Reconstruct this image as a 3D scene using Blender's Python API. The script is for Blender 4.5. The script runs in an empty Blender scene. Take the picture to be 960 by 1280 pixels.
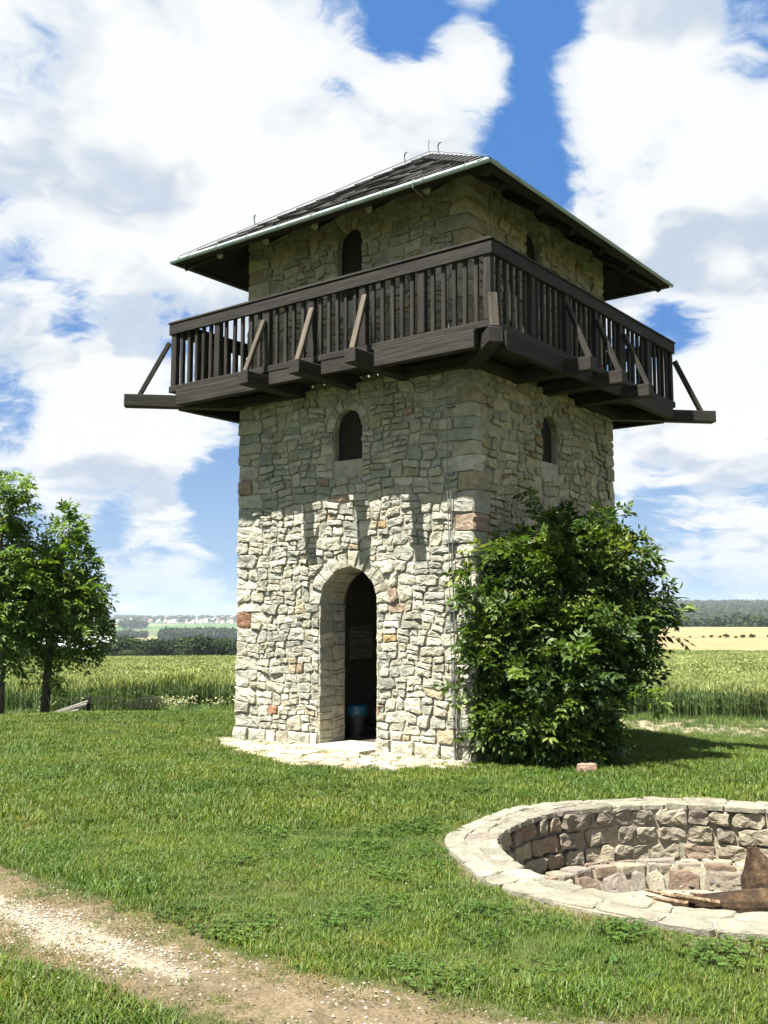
import bpy, bmesh, math, random
import numpy as np
from mathutils import Vector, Matrix, noise
from mathutils.geometry import tessellate_polygon

R = math.radians
rng = random.Random(7)
nr = np.random.default_rng(11)
scene = bpy.context.scene
COL = scene.collection

# ------------------------------------------------------------------ camera
CAM_H, PITCH, FPX = 1.6, 0.1074, 1250.0
cam_d = bpy.data.cameras.new('camera')
cam_d.sensor_fit = 'VERTICAL'
cam_d.sensor_height = 36.0
cam_d.lens = FPX / 1280.0 * 36.0
cam_d.clip_start = 0.05
cam_d.clip_end = 30000
cam = bpy.data.objects.new('camera', cam_d)
COL.objects.link(cam)
cam.location = (0, 0, CAM_H)
cam.rotation_euler = (math.pi / 2 + PITCH, 0, 0)
scene.camera = cam

# ------------------------------------------------------------------ frame of the tower
A = 0.9178
TW = 3.8
CX, CY = 1.0276, 11.4935                      # front corner of the tower
UX, UY = -math.sin(A), math.cos(A)            # along the front wall, away from the corner
VX, VY = math.cos(A), math.sin(A)             # into the tower
TCX = CX + TW / 2 * (UX + VX)
TCY = CY + TW / 2 * (UY + VY)
TROT = A - math.pi / 2
def st(x, y):
    dx, dy = x - CX, y - CY
    return dx * UX + dy * UY, dx * VX + dy * VY
def fl(s, t, z):                              # wall coordinates -> tower local
    return Vector((TW / 2 - s, t - TW / 2, z))
def world_st(s, t):
    return CX + s * UX + t * VX, CY + s * UY + t * VY

# ------------------------------------------------------------------ sun and sky
SX, SY, SZ = 0.23 * UX - 1.1 * VX, 0.23 * UY - 1.1 * VY, 2.30
sun_el = math.atan2(SZ, math.hypot(SX, SY))
sun_d = bpy.data.lights.new('sun', 'SUN')
sun_d.energy = 5.0
sun_d.angle = R(0.5)
sun_d.color = (1.0, 0.955, 0.88)
sun = bpy.data.objects.new('sun', sun_d)
COL.objects.link(sun)
sun.rotation_euler = Vector((SX, SY, SZ)).to_track_quat('Z', 'Y').to_euler()

vs = scene.view_settings
vs.view_transform = 'Standard'
vs.look = 'None'
vs.exposure = 2.0
vs.gamma = 1.0
vs.use_curve_mapping = False

class G:
    """tiny node-graph helper"""
    def __init__(self, tree):
        self.t = tree
        tree.nodes.clear()
    def n(self, typ, ins=None, **props):
        nd = self.t.nodes.new(typ)
        for k, v in props.items():
            setattr(nd, k, v)
        for k, v in (ins or {}).items():
            self.put(nd.inputs[k], v)
        return nd
    def put(self, sock, v):
        if isinstance(v, bpy.types.NodeSocket):
            self.t.links.new(v, sock)
        elif v is not None:
            sock.default_value = v
    def m(self, op, a, b=None, c=None, clamp=False):
        nd = self.n('ShaderNodeMath', operation=op, use_clamp=clamp)
        self.put(nd.inputs[0], a)
        if b is not None: self.put(nd.inputs[1], b)
        if c is not None: self.put(nd.inputs[2], c)
        return nd.outputs[0]
    def vm(self, op, a, b=None, scale=None):
        nd = self.n('ShaderNodeVectorMath', operation=op)
        self.put(nd.inputs[0], a)
        if b is not None: self.put(nd.inputs[1], b)
        if scale is not None: self.put(nd.inputs['Scale'], scale)
        return nd.outputs['Value'] if op in ('DOT_PRODUCT', 'LENGTH') else nd.outputs[0]
    def ss(self, x, lo, hi, a=0.0, b=1.0, typ='SMOOTHSTEP'):
        nd = self.n('ShaderNodeMapRange', interpolation_type=typ)
        for i, q in enumerate((x, lo, hi, a, b)): self.put(nd.inputs[i], q)
        return nd.outputs[0]
    def mix(self, f, a, b, blend='MIX'):
        nd = self.n('ShaderNodeMix', data_type='RGBA', blend_type=blend)
        self.put(nd.inputs[0], f)
        for s, q in ((nd.inputs[6], a), (nd.inputs[7], b)):
            self.put(s, (*q, 1) if isinstance(q, tuple) and len(q) == 3 else q)
        return nd.outputs[2]
    def noise(self, vec, scale, detail=4, rough=0.55, dist=0.0):
        nd = self.n('ShaderNodeTexNoise', {'Scale': scale, 'Detail': detail, 'Roughness': rough, 'Distortion': dist})
        if vec is not None: self.put(nd.inputs['Vector'], vec)
        return nd
    def ramp(self, f, stops):
        nd = self.n('ShaderNodeValToRGB')
        e = nd.color_ramp.elements
        while len(e) < len(stops): e.new(0.5)
        for el, (p, c) in zip(e, stops):
            el.position = p
            el.color = (*c, 1)
        self.put(nd.inputs[0], f)
        return nd.outputs[0]

def cray(x, y):
    a, b = (x - 480) / FPX, (640 - y) / FPX
    return Vector((a, math.cos(PITCH) - b * math.sin(PITCH), math.sin(PITCH) + b * math.cos(PITCH))).normalized()

world = bpy.data.worlds.new('World')
scene.world = world
world.use_nodes = True
g = G(world.node_tree)
sky = g.n('ShaderNodeTexSky', sky_type='NISHITA', sun_disc=False, sun_elevation=sun_el,
          sun_rotation=math.atan2(SX, SY), altitude=150, air_density=1.0, dust_density=0.6, ozone_density=2.0)
tc = g.n('ShaderNodeTexCoord')
dirv = g.vm('NORMALIZE', tc.outputs['Generated'])
sep = g.n('ShaderNodeSeparateXYZ', {0: dirv})
zup = g.m('MAXIMUM', sep.outputs['Z'], 0.0)
den = g.m('ADD', zup, 0.34)
q = g.vm('SCALE', dirv, scale=g.m('DIVIDE', 1.0, den))
q2 = g.vm('ADD', g.vm('MULTIPLY', q, (1.25, 1.25, 1.5)), (3.1, 1.7, 0.4))
warp = g.noise(q2, 2.6, 4, 0.55)
wq = g.vm('ADD', q2, g.vm('SCALE', g.vm('SUBTRACT', warp.outputs['Color'], (0.5, 0.5, 0.5)), scale=0.42))
def cloud_field(p):
    a_ = g.noise(p, 2.3, 11, 0.64)
    b_ = g.noise(p, 7.5, 6, 0.62)
    return g.m('ADD', g.m('MULTIPLY_ADD', g.m('SUBTRACT', a_.outputs[0], 0.5), 1.25, 0.5), g.m('MULTIPLY', g.m('SUBTRACT', b_.outputs[0], 0.5), 0.58))
dens = cloud_field(wq)
# where gaps in the cloud layer stand in the sky (+ cloud, - blue): direction, half angle, amount
lobes = [((655, 120), 4.3, -.36), ((672, 35), 3.0, -.24), ((668, 200), 3.0, -.24), ((790, 238), 2.6, -.24), ((850, 422), 2.7, -.34), ((885, 385), 2.6, -.26), ((720, 265), 2.6, -.2),
         ((490, 75), 3.4, -.30), ((525, 20), 2.4, -.2), ((408, 130), 2.0, -.26), ((15, 95), 3.0, -.22), ((85, 10), 2.2, -.2), ((40, 375), 3.4, -.22), ((110, 385), 2, -.16), ((285, 590), 3.0, -.36), ((200, 640), 3.6, -.20), ((330, 680), 5, -.16),
         ((890, 640), 4, -.16), ((800, 650), 3, -.16), ((110, 700), 4, -.16), ((12, 505), 2.2, -.30), ((60, 530), 1.6, -.1), ((770, 420), 3, -.10), ((940, 60), 2.5, -.22), ((840, 190), 2, -.1),
         ((180, 180), 16, .20), ((400, 200), 7, .16), ((560, 130), 3.6, .26), ((600, 40), 3.0, .20), ((820, 100), 6, .22), ((900, 300), 5, .24), ((910, 510), 4.5, .26), ((745, 110), 3.4, .24), ((740, 190), 2.6, .16), ((775, 330), 4.5, .20), ((930, 400), 3.5, .22), ((620, 90), 2.2, .14),
         ((150, 580), 4.4, .34), ((235, 550), 2.6, .18), ((90, 450), 4.5, .22), ((850, 575), 3.4, .2), ((205, 668), 2.4, .30), ((245, 718), 1.8, .28), ((160, 720), 1.6, .16), ((940, 680), 2.0, .32), ((850, 690), 1.6, .22), ((925, 718), 1.6, .22), ((820, 735), 1.6, .1)]
acc = dens
for (px, py), half, amp in lobes:
    d = cray(px, py)
    dt = g.vm('DOT_PRODUCT', dirv, tuple(d))
    acc = g.m('ADD', acc, g.ss(dt, math.cos(R(half * 1.3)), 1.0, 0.0, amp * (0.72 if amp < 0 else 0.9), 'SMOOTHSTEP'))
acc = g.m('ADD', acc, g.ss(zup, 0.0, 0.25, 0.0, 0.085))
mask = g.ss(acc, 0.41, 0.62)
# tops of the clouds bright, undersides pale grey-blue
def soft_field(p):
    return g.noise(p, 2.3, 4, 0.55).outputs[0]
lit = g.ss(g.m('SUBTRACT', soft_field(wq), soft_field(g.vm('ADD', wq, (-0.05, -0.16, 0.11)))), -0.15, 0.02)
ccol = g.mix(lit, (2.9, 3.35, 3.95), (4.85, 4.92, 4.95))
ccol = g.mix(g.ss(acc, 0.42, 0.74), (3.3, 3.9, 4.6), ccol)
blue = g.mix(0.9, sky.outputs[0], (0.38, 1.27, 3.35))
hz = g.ss(zup, 0.0, 0.32, 1.0, 0.0)
blue = g.mix(g.m('MULTIPLY', hz, 0.8), blue, (2.15, 3.15, 4.25))
skyc = g.mix(g.m('MULTIPLY', mask, g.ss(zup, 0.0, 0.10, 0.35, 1.0)), blue, ccol)
bg = g.n('ShaderNodeBackground', {'Color': skyc, 'Strength': 0.05})
out = g.n('ShaderNodeOutputWorld')
g.t.links.new(bg.outputs[0], out.inputs['Surface'])

# ------------------------------------------------------------------ helpers
def tag(o, label=None, cat=None, group=None, kind=None):
    if label: o['label'] = label
    if cat: o['category'] = cat
    if group: o['group'] = group
    if kind: o['kind'] = kind
    return o
def empty(name, loc, rz=0, label=None, cat=None, group=None):
    o = bpy.data.objects.new(name, None)
    COL.objects.link(o)
    o.location = loc
    o.rotation_euler = (0, 0, rz)
    o.empty_display_size = 0.2
    return tag(o, label, cat, group)
def link(name, me, mat=None, parent=None):
    if mat is not None and len(me.materials) == 0:
        for mm in (mat if isinstance(mat, (list, tuple)) else [mat]): me.materials.append(mm)
    o = bpy.data.objects.new(name, me)
    COL.objects.link(o)
    if parent is not None: o.parent = parent
    return o
def mesh(name, verts, faces, cols=None, smooth=False, mi=None):
    me = bpy.data.meshes.new(name)
    me.from_pydata([tuple(v) for v in verts], [], faces)
    if cols is not None:
        at = me.color_attributes.new('tint', 'FLOAT_COLOR', 'POINT')
        c = np.ones((len(verts), 4), np.float32)
        c[:, :3] = np.asarray(cols, np.float32)
        at.data.foreach_set('color', c.ravel())
    if smooth: me.polygons.foreach_set('use_smooth', [True] * len(me.polygons))
    if mi is not None: me.polygons.foreach_set('material_index', mi)
    me.update()
    return me
def npmesh(name, V, F, cols=None):
    """numpy verts (n,3), faces (m,k) same k"""
    me = bpy.data.meshes.new(name)
    k = F.shape[1]
    me.vertices.add(len(V)); me.vertices.foreach_set('co', np.asarray(V, np.float32).ravel())
    me.loops.add(F.size); me.loops.foreach_set('vertex_index', np.asarray(F, np.int32).ravel())
    me.polygons.add(len(F))
    me.polygons.foreach_set('loop_start', np.arange(0, F.size, k, dtype=np.int32))
    if cols is not None:
        at = me.color_attributes.new('tint', 'FLOAT_COLOR', 'POINT')
        c = np.ones((len(V), 4), np.float32); c[:, :3] = cols
        at.data.foreach_set('color', c.ravel())
    me.update(calc_edges=True)
    return me
class MB:
    def __init__(self): self.v, self.f, self.c = [], [], []
    def add(self, vs_, fs_, col=(1, 1, 1)):
        b = len(self.v)
        self.v += [tuple(p) for p in vs_]
        self.f += [tuple(i + b for i in f) for f in fs_]
        self.c += [col] * len(vs_)
    def box(self, x0, x1, y0, y1, z0, z1, col=(1, 1, 1)):
        vs_ = [(x, y, z) for z in (z0, z1) for y in (y0, y1) for x in (x0, x1)]
        self.add(vs_, [(0, 2, 3, 1), (4, 5, 7, 6), (0, 1, 5, 4), (2, 6, 7, 3), (0, 4, 6, 2), (1, 3, 7, 5)], col)
    def tube(self, pts, radii, n=6, col=(1, 1, 1), cap=True):
        pts = [Vector(p) for p in pts]
        if not isinstance(radii, (list, tuple)): radii = [radii] * len(pts)
        rings = []
        for i, p in enumerate(pts):
            d = (pts[min(i + 1, len(pts) - 1)] - pts[max(i - 1, 0)]).normalized()
            a = d.orthogonal().normalized() if i == 0 else (a - d * a.dot(d)).normalized()
            b = d.cross(a)
            rings.append([p + (a * math.cos(2 * math.pi * k / n) + b * math.sin(2 * math.pi * k / n)) * radii[i] for k in range(n)])
        vs_ = [q for r_ in rings for q in r_]
        fs_ = [(i * n + k, i * n + (k + 1) % n, (i + 1) * n + (k + 1) % n, (i + 1) * n + k) for i in range(len(pts) - 1) for k in range(n)]
        if cap: fs_ += [tuple(reversed(range(n))), tuple((len(pts) - 1) * n + k for k in range(n))]
        self.add(vs_, fs_, col)
    def build(self, name, mat, parent=None, smooth=False):
        return link(name, mesh(name, self.v, self.f, self.c, smooth), mat, parent)

def pmat(name, rough=0.8, spec=0.3):
    m = bpy.data.materials.new(name)
    m.use_nodes = True
    gg = G(m.node_tree)
    bs = gg.n('ShaderNodeBsdfPrincipled', {'Roughness': rough, 'Specular IOR Level': spec})
    o = gg.n('ShaderNodeOutputMaterial')
    gg.t.links.new(bs.outputs[0], o.inputs['Surface'])
    return m, gg, bs
def attr(gg, name='tint', ALB=0.60):
    c_ = gg.n('ShaderNodeAttribute', attribute_name=name).outputs['Color']
    return gg.mix(1.0, c_, (ALB, ALB, ALB, 1), 'MULTIPLY')
def bump(gg, bs, h, strength=0.5, dist=0.02):
    b = gg.n('ShaderNodeBump', {'Strength': strength, 'Distance': dist, 'Height': h})
    gg.t.links.new(b.outputs[0], bs.inputs['Normal'])

# ------------------------------------------------------------------ materials
def stone_material(name, grime=0.35, bstr=0.8, tone=(1, 1, 1)):
    m, gg, bs = pmat(name, 0.9, 0.2)
    ob = gg.n('ShaderNodeTexCoord').outputs['Object']
    na = gg.noise(ob, 9, 6, 0.65)
    nb = gg.noise(ob, 42, 5, 0.7)
    nc = gg.noise(ob, 2.2, 3, 0.5)
    col = gg.mix(1.0, attr(gg, ALB=0.655), tuple(a_ * b_ for a_, b_ in zip(tone, (.99, .99, .97))) + (1,), 'MULTIPLY')
    v = gg.ss(na.outputs[0], 0.3, 0.72, 1.0 - grime, 1.12, 'LINEAR')
    cc = gg.n('ShaderNodeCombineColor', {0: v, 1: v, 2: v}).outputs[0]
    col = gg.mix(1.0, col, cc, 'MULTIPLY')
    col = gg.mix(gg.ss(nb.outputs[0], 0.56, 0.74, 0, 0.4), col, (0.10, 0.097, 0.075))
    col = gg.mix(gg.ss(nc.outputs[0], 0.50, 0.72, 0, 0.5), col, (0.17, 0.158, 0.115))
    gg.put(bs.inputs['Base Color'], col)
    h = gg.m('ADD', gg.m('MULTIPLY', na.outputs[0], 1.0), gg.m('MULTIPLY', nb.outputs[0], 0.45))
    bump(gg, bs, h, bstr, 0.035)
    return m
M_STONE = stone_material('limestone')
M_MORTAR = stone_material('lime_mortar', 0.3, 0.6)
M_PITSTONE = stone_material('pit_stone', 0.4, 0.9)

def wood_material(name, ca, cb, rough=0.8, gs=1.0):
    m, gg, bs = pmat(name, rough, 0.25)
    tcn = gg.n('ShaderNodeTexCoord')
    oi = gg.n('ShaderNodeObjectInfo')
    off = gg.n('ShaderNodeCombineXYZ', {0: gg.m('MULTIPLY', oi.outputs['Random'], 37.0), 1: oi.outputs['Random'], 2: gg.m('MULTIPLY', oi.outputs['Random'], 5.0)}).outputs[0]
    p = gg.vm('ADD', gg.vm('MULTIPLY', tcn.outputs['Object'], (1.2 * gs, 22 * gs, 22 * gs)), off)
    ng = gg.noise(p, 1.6, 6, 0.65, 0.4)
    nl = gg.noise(gg.vm('ADD', tcn.outputs['Object'], off), 3.0, 3)
    col = gg.mix(gg.ss(ng.outputs[0], 0.33, 0.68), ca, cb)
    col = gg.mix(gg.ss(nl.outputs[0], 0.45, 0.75, 0, 0.5), col, tuple(0.55 * x for x in cb))
    val = gg.ss(oi.outputs['Random'], 0, 1, 0.75, 1.25, 'LINEAR')
    col = gg.mix(1.0, col, gg.n('ShaderNodeCombineColor', {0: val, 1: val, 2: val}).outputs[0], 'MULTIPLY')
    gg.put(bs.inputs['Base Color'], col)
    bump(gg, bs, ng.outputs[0], 0.6, 0.006)
    return m
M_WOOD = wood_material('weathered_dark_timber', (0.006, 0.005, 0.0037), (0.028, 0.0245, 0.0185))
M_WOODLIT = wood_material('weathered_brace_timber_lit', (0.034, 0.028, 0.019), (0.088, 0.073, 0.053))  # lit copy of the brace timber, for the sunny front only
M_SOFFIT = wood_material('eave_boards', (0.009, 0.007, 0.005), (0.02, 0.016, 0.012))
M_GREYWOOD = wood_material('silver_grey_wood', (0.14, 0.132, 0.115), (0.36, 0.345, 0.315))

def simple(name, col, rough=0.6, metal=0.0, spec=0.4, var=0.25, scale=6):
    m, gg, bs = pmat(name, rough, spec)
    nn = gg.noise(gg.n('ShaderNodeTexCoord').outputs['Object'], scale, 5, 0.6)
    gg.put(bs.inputs['Base Color'], gg.mix(gg.ss(nn.outputs[0], 0.35, 0.7), tuple(c * (1 - var) for c in col), tuple(min(1, c * (1 + var)) for c in col)))
    bs.inputs['Metallic'].default_value = metal
    return m
M_ZINC = simple('zinc_eave_trim', (0.19, 0.24, 0.225), 0.5, 0.1, 0.4, 0.15, 4)
M_COPPER = simple('green_copper_edge', (0.10, 0.22, 0.17), 0.5, 0.3)
M_WIRE = simple('galvanised_wire', (0.17, 0.175, 0.165), 0.5, 0.4)
M_BLACKBIN = simple('dark_plastic', (0.03, 0.035, 0.04), 0.5)
M_BLUEBAG = simple('blue_bin_liner', (0.012, 0.09, 0.15), 0.4, 0, 0.5)
M_HOUSEW = simple('pale_render', (0.72, 0.69, 0.62), 0.9)
M_HOUSEG = simple('grey_render', (0.50, 0.50, 0.47), 0.9)
M_ROOFR = simple('red_roof_tiles', (0.26, 0.15, 0.11), 0.85)
M_ROOFG = simple('grey_roof_sheets', (0.24, 0.25, 0.25), 0.7)

def shingle_material():
    m, gg, bs = pmat('slate_grey_shingle', 0.75, 0.35)
    ob = gg.n('ShaderNodeTexCoord').outputs['Object']
    na = gg.noise(ob, 14, 5, 0.6)
    nb = gg.noise(ob, 3, 3, 0.5)
    col = gg.mix(1.0, attr(gg), gg.ramp(na.outputs[0], [(0.3, (0.55, 0.55, 0.55)), (0.7, (1.25, 1.22, 1.15))]), 'MULTIPLY')
    col = gg.mix(gg.ss(nb.outputs[0], 0.55, 0.75, 0, 0.4), col, (0.07, 0.075, 0.05))
    gg.put(bs.inputs['Base Color'], col)
    bump(gg, bs, na.outputs[0], 0.5, 0.01)
    return m
M_SHINGLE = shingle_material()

def leaf_material(name, rough=0.5, trans=0.35, spec=0.35, hue=None, inst=False, patch=None):
    m = bpy.data.materials.new(name)
    m.use_nodes = True
    gg = G(m.node_tree)
    col = attr(gg)
    if inst:
        rnd = gg.n('ShaderNodeObjectInfo').outputs['Random']
        v = gg.ss(rnd, 0, 1, 0.72, 1.28, 'LINEAR')
        col = gg.mix(1.0, col, gg.n('ShaderNodeCombineColor', {0: v, 1: v, 2: gg.m('MULTIPLY', v, 0.9)}).outputs[0], 'MULTIPLY')
    if patch:
        pos = gg.n('ShaderNodeNewGeometry').outputs['Position']
        na = gg.noise(pos, patch[0], 4, 0.6)
        nb = gg.noise(pos, patch[0] * 5.3, 3, 0.6)
        f_ = gg.m('ADD', gg.m('MULTIPLY', na.outputs[0], 0.65), gg.m('MULTIPLY', nb.outputs[0], 0.35))
        col = gg.mix(1.0, col, gg.ramp(f_, patch[1]), 'MULTIPLY')
    bs = gg.n('ShaderNodeBsdfPrincipled', {'Roughness': rough, 'Specular IOR Level': spec, 'Base Color': col})
    tr = gg.n('ShaderNodeBsdfTranslucent', {'Color': gg.mix(1.0, col, (1.25, 1.3, 0.55, 1), 'MULTIPLY')})
    mx = gg.n('ShaderNodeMixShader', {0: trans, 1: bs.outputs[0], 2: tr.outputs[0]})
    o = gg.n('ShaderNodeOutputMaterial')
    gg.t.links.new(mx.outputs[0], o.inputs['Surface'])
    return m
M_LEAF = leaf_material('broad_leaf', 0.5, 0.4, 0.3)
M_GRASS = leaf_material('grass_blade', 0.55, 0.3, 0.3, inst=True,
                        patch=(0.75, [(0.36, (0.62, 0.80, 0.65)), (0.48, (0.95, 1.0, 0.9)), (0.58, (1.22, 1.08, 1.0)), (0.70, (1.6, 1.2, 1.15))]))
M_WHEAT = leaf_material('wheat_stalk', 0.6, 0.3, 0.2, inst=True, patch=(0.25, [(0.35, (0.85, 0.95, 0.9)), (0.65, (1.12, 1.05, 1.0))]))
M_FAR = leaf_material('far_foliage', 0.8, 0.15, 0.1, inst=True)
M_PETAL = leaf_material('white_petals', 0.6, 0.3, 0.2)
def bark_material(name, a, b):
    m, gg, bs = pmat(name, 0.9, 0.15)
    ob = gg.n('ShaderNodeTexCoord').outputs['Object']
    nn = gg.noise(gg.vm('MULTIPLY', ob, (14, 14, 3)), 2.0, 5, 0.65)
    gg.put(bs.inputs['Base Color'], gg.mix(gg.ss(nn.outputs[0], 0.35, 0.65), a, b))
    bump(gg, bs, nn.outputs[0], 0.8, 0.02)
    return m
M_BARK = bark_material('bark', (0.045, 0.036, 0.027), (0.13, 0.11, 0.085))
def log_material():
    m, gg, bs = pmat('fresh_brown_log', 0.85, 0.2)
    ob = gg.n('ShaderNodeTexCoord').outputs['Object']
    na = gg.noise(ob, 9, 8, 0.7); nb = gg.noise(ob, 45, 5, 0.7)
    col = gg.ramp(na.outputs[0], [(0.32, (0.008, 0.007, 0.006)), (0.46, (0.034, 0.021, 0.012)), (0.60, (0.075, 0.047, 0.025)), (0.72, (0.14, 0.10, 0.06))])
    gg.put(bs.inputs['Base Color'], col)
    bump(gg, bs, gg.m('ADD', na.outputs[0], gg.m('MULTIPLY', nb.outputs[0], .6)), 1.0, 0.03)
    return m
M_LOG = log_material()
M_CHAR = bark_material('charred_log', (0.008, 0.007, 0.006), (0.05, 0.038, 0.03))
M_STICK = bark_material('dry_stick', (0.09, 0.062, 0.038), (0.25, 0.18, 0.11))

# ------------------------------------------------------------------ terrain
RP = [(0, 0), (13.2, 0), (16, -.38), (18.5, -.58), (25, -.74), (40, -.98), (80, -1.42), (200, -1.68), (420, -1.95), (600, -8), (1000, -22), (1500, -8), (2600, 33), (2900, 35), (4500, 12), (6600, 0)]
LP = [(0, 0), (19, 0), (21.5, -.48), (26, -.66), (40, -.98), (70, -1.50), (120, -4.2), (260, -9.5), (600, -20), (1000, -26), (1500, -27), (2200, -21), (3000, -12.5), (4000, 9), (4400, 11), (6600, 0)]
PIT = (2.40, 7.10)
def _prof(P, r):
    a = np.array(P, float)
    # smooth interpolation on a log scale
    rr = np.log(r + 6.0); xs = np.log(a[:, 0] + 6.0)
    o = np.zeros_like(rr)
    for k, w in ((-0.10, .25), (0, .5), (0.10, .25)):
        o += w * np.interp(rr + k, xs, a[:, 1])
    return o
def terrain(x, y):
    x = np.asarray(x, float); y = np.asarray(y, float)
    r = np.hypot(x, y); th = np.degrees(np.arctan2(x, y))
    w = np.clip((th + 5) / 14, 0, 1); w = w * w * (3 - 2 * w)
    back = np.clip((np.abs(th) - 60) / 60, 0, 1)
    z = (1 - w) * _prof(LP, r) + w * _prof(RP, r)
    z = z * (1 - back) + back * np.minimum(0, -0.004 * np.maximum(r - 30, 0)) * np.clip(1 - r / 3000, 0, 1)
    # the tower stands on level ground
    dx, dy = x - TCX, y - TCY
    lx, ly = np.abs(dx * UX + dy * UY) - TW / 2, np.abs(dx * VX + dy * VY) - TW / 2
    dq = np.clip(np.hypot(np.maximum(lx, 0), np.maximum(ly, 0)) / 2.2, 0, 1); dq = dq * dq * (3 - 2 * dq)
    z = z * dq
    near = np.clip(1 - r / 60, 0, 1)
    z += near * (0.012 * np.sin(x * 2.1 + 1.3 * np.sin(y * 1.7)) + 0.010 * np.sin(y * 3.3 + x)) * np.clip((np.hypot(x - TCX, y - TCY) - 2.6), 0, 1) * np.clip((np.hypot(x - PIT[0], y - PIT[1]) - 1.8) * 2, 0, 1)
    z += 0.10 * np.exp(-((y - 17.2 - 0.1 * x) / 0.7) ** 2) * np.clip((-x - 1) / 2, 0, 1)
    roll = np.clip((r - 120) / 500, 0, 1)
    z += roll * (2.0 * np.sin(x / 210 + 1) * np.sin(y / 260 + .5))
    return z
def tz(x, y): return float(terrain(np.array([x]), np.array([y]))[0])

PATH = [((-4.6, 7.6), .58), ((-3.2, 6.65), .54), ((-2.15, 5.80), .50), ((-1.57, 5.34), .44), ((-1.06, 4.92), .39), ((-.6, 4.5), .37), ((0.1, 4.05), .40), ((1.0, 3.7), .45), ((2.2, 3.3), .5)]
BPATH = [((-3.0, 18.0), .10), ((2.5, 16.4), .14), ((4.8, 15.65), .12), ((6.1, 15.2), .13), ((10, 13.9), .2)]
def path_d(x, y, P):
    """signed distance in half-widths (0 centre, 1 edge)"""
    best = np.full(np.shape(x), 1e9)
    for (a, wa), (b, wb) in zip(P[:-1], P[1:]):
        ax, ay = a; bx, by = b
        dx, dy = bx - ax, by - ay
        t = np.clip(((x - ax) * dx + (y - ay) * dy) / (dx * dx + dy * dy), 0, 1)
        d = np.hypot(x - ax - t * dx, y - ay - t * dy) / (wa + (wb - wa) * t)
        best = np.minimum(best, d)
    return best
def field_edge(x):
    return np.where(x < 0, 19.9 - 0.12 * (x + 4), 24.2 - 0.12 * (x - 6)) 
def fbm(x, y, s=1.0, seed=0.0):
    o = 0
    for k, (f_, a_) in enumerate(((1, .5), (2.1, .27), (4.3, .15), (8.7, .08))):
        f_ *= s
        o = o + a_ * np.sin(f_ * x + 1.7 * np.sin(f_ * 0.8 * y + seed + k) + seed * 1.3) * np.sin(f_ * y + 1.5 * np.sin(f_ * .9 * x + 2 * k + seed) + k)
    return o
def apron_d(x, y):
    s, t = (x - CX) * UX + (y - CY) * UY, (x - CX) * VX + (y - CY) * VY
    # half ellipse of paving before the door
    return np.hypot((s - 1.95) / 2.15, np.minimum(t, 0) / (1.12 + .25 * np.sin(1.3 * s)))

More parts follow.
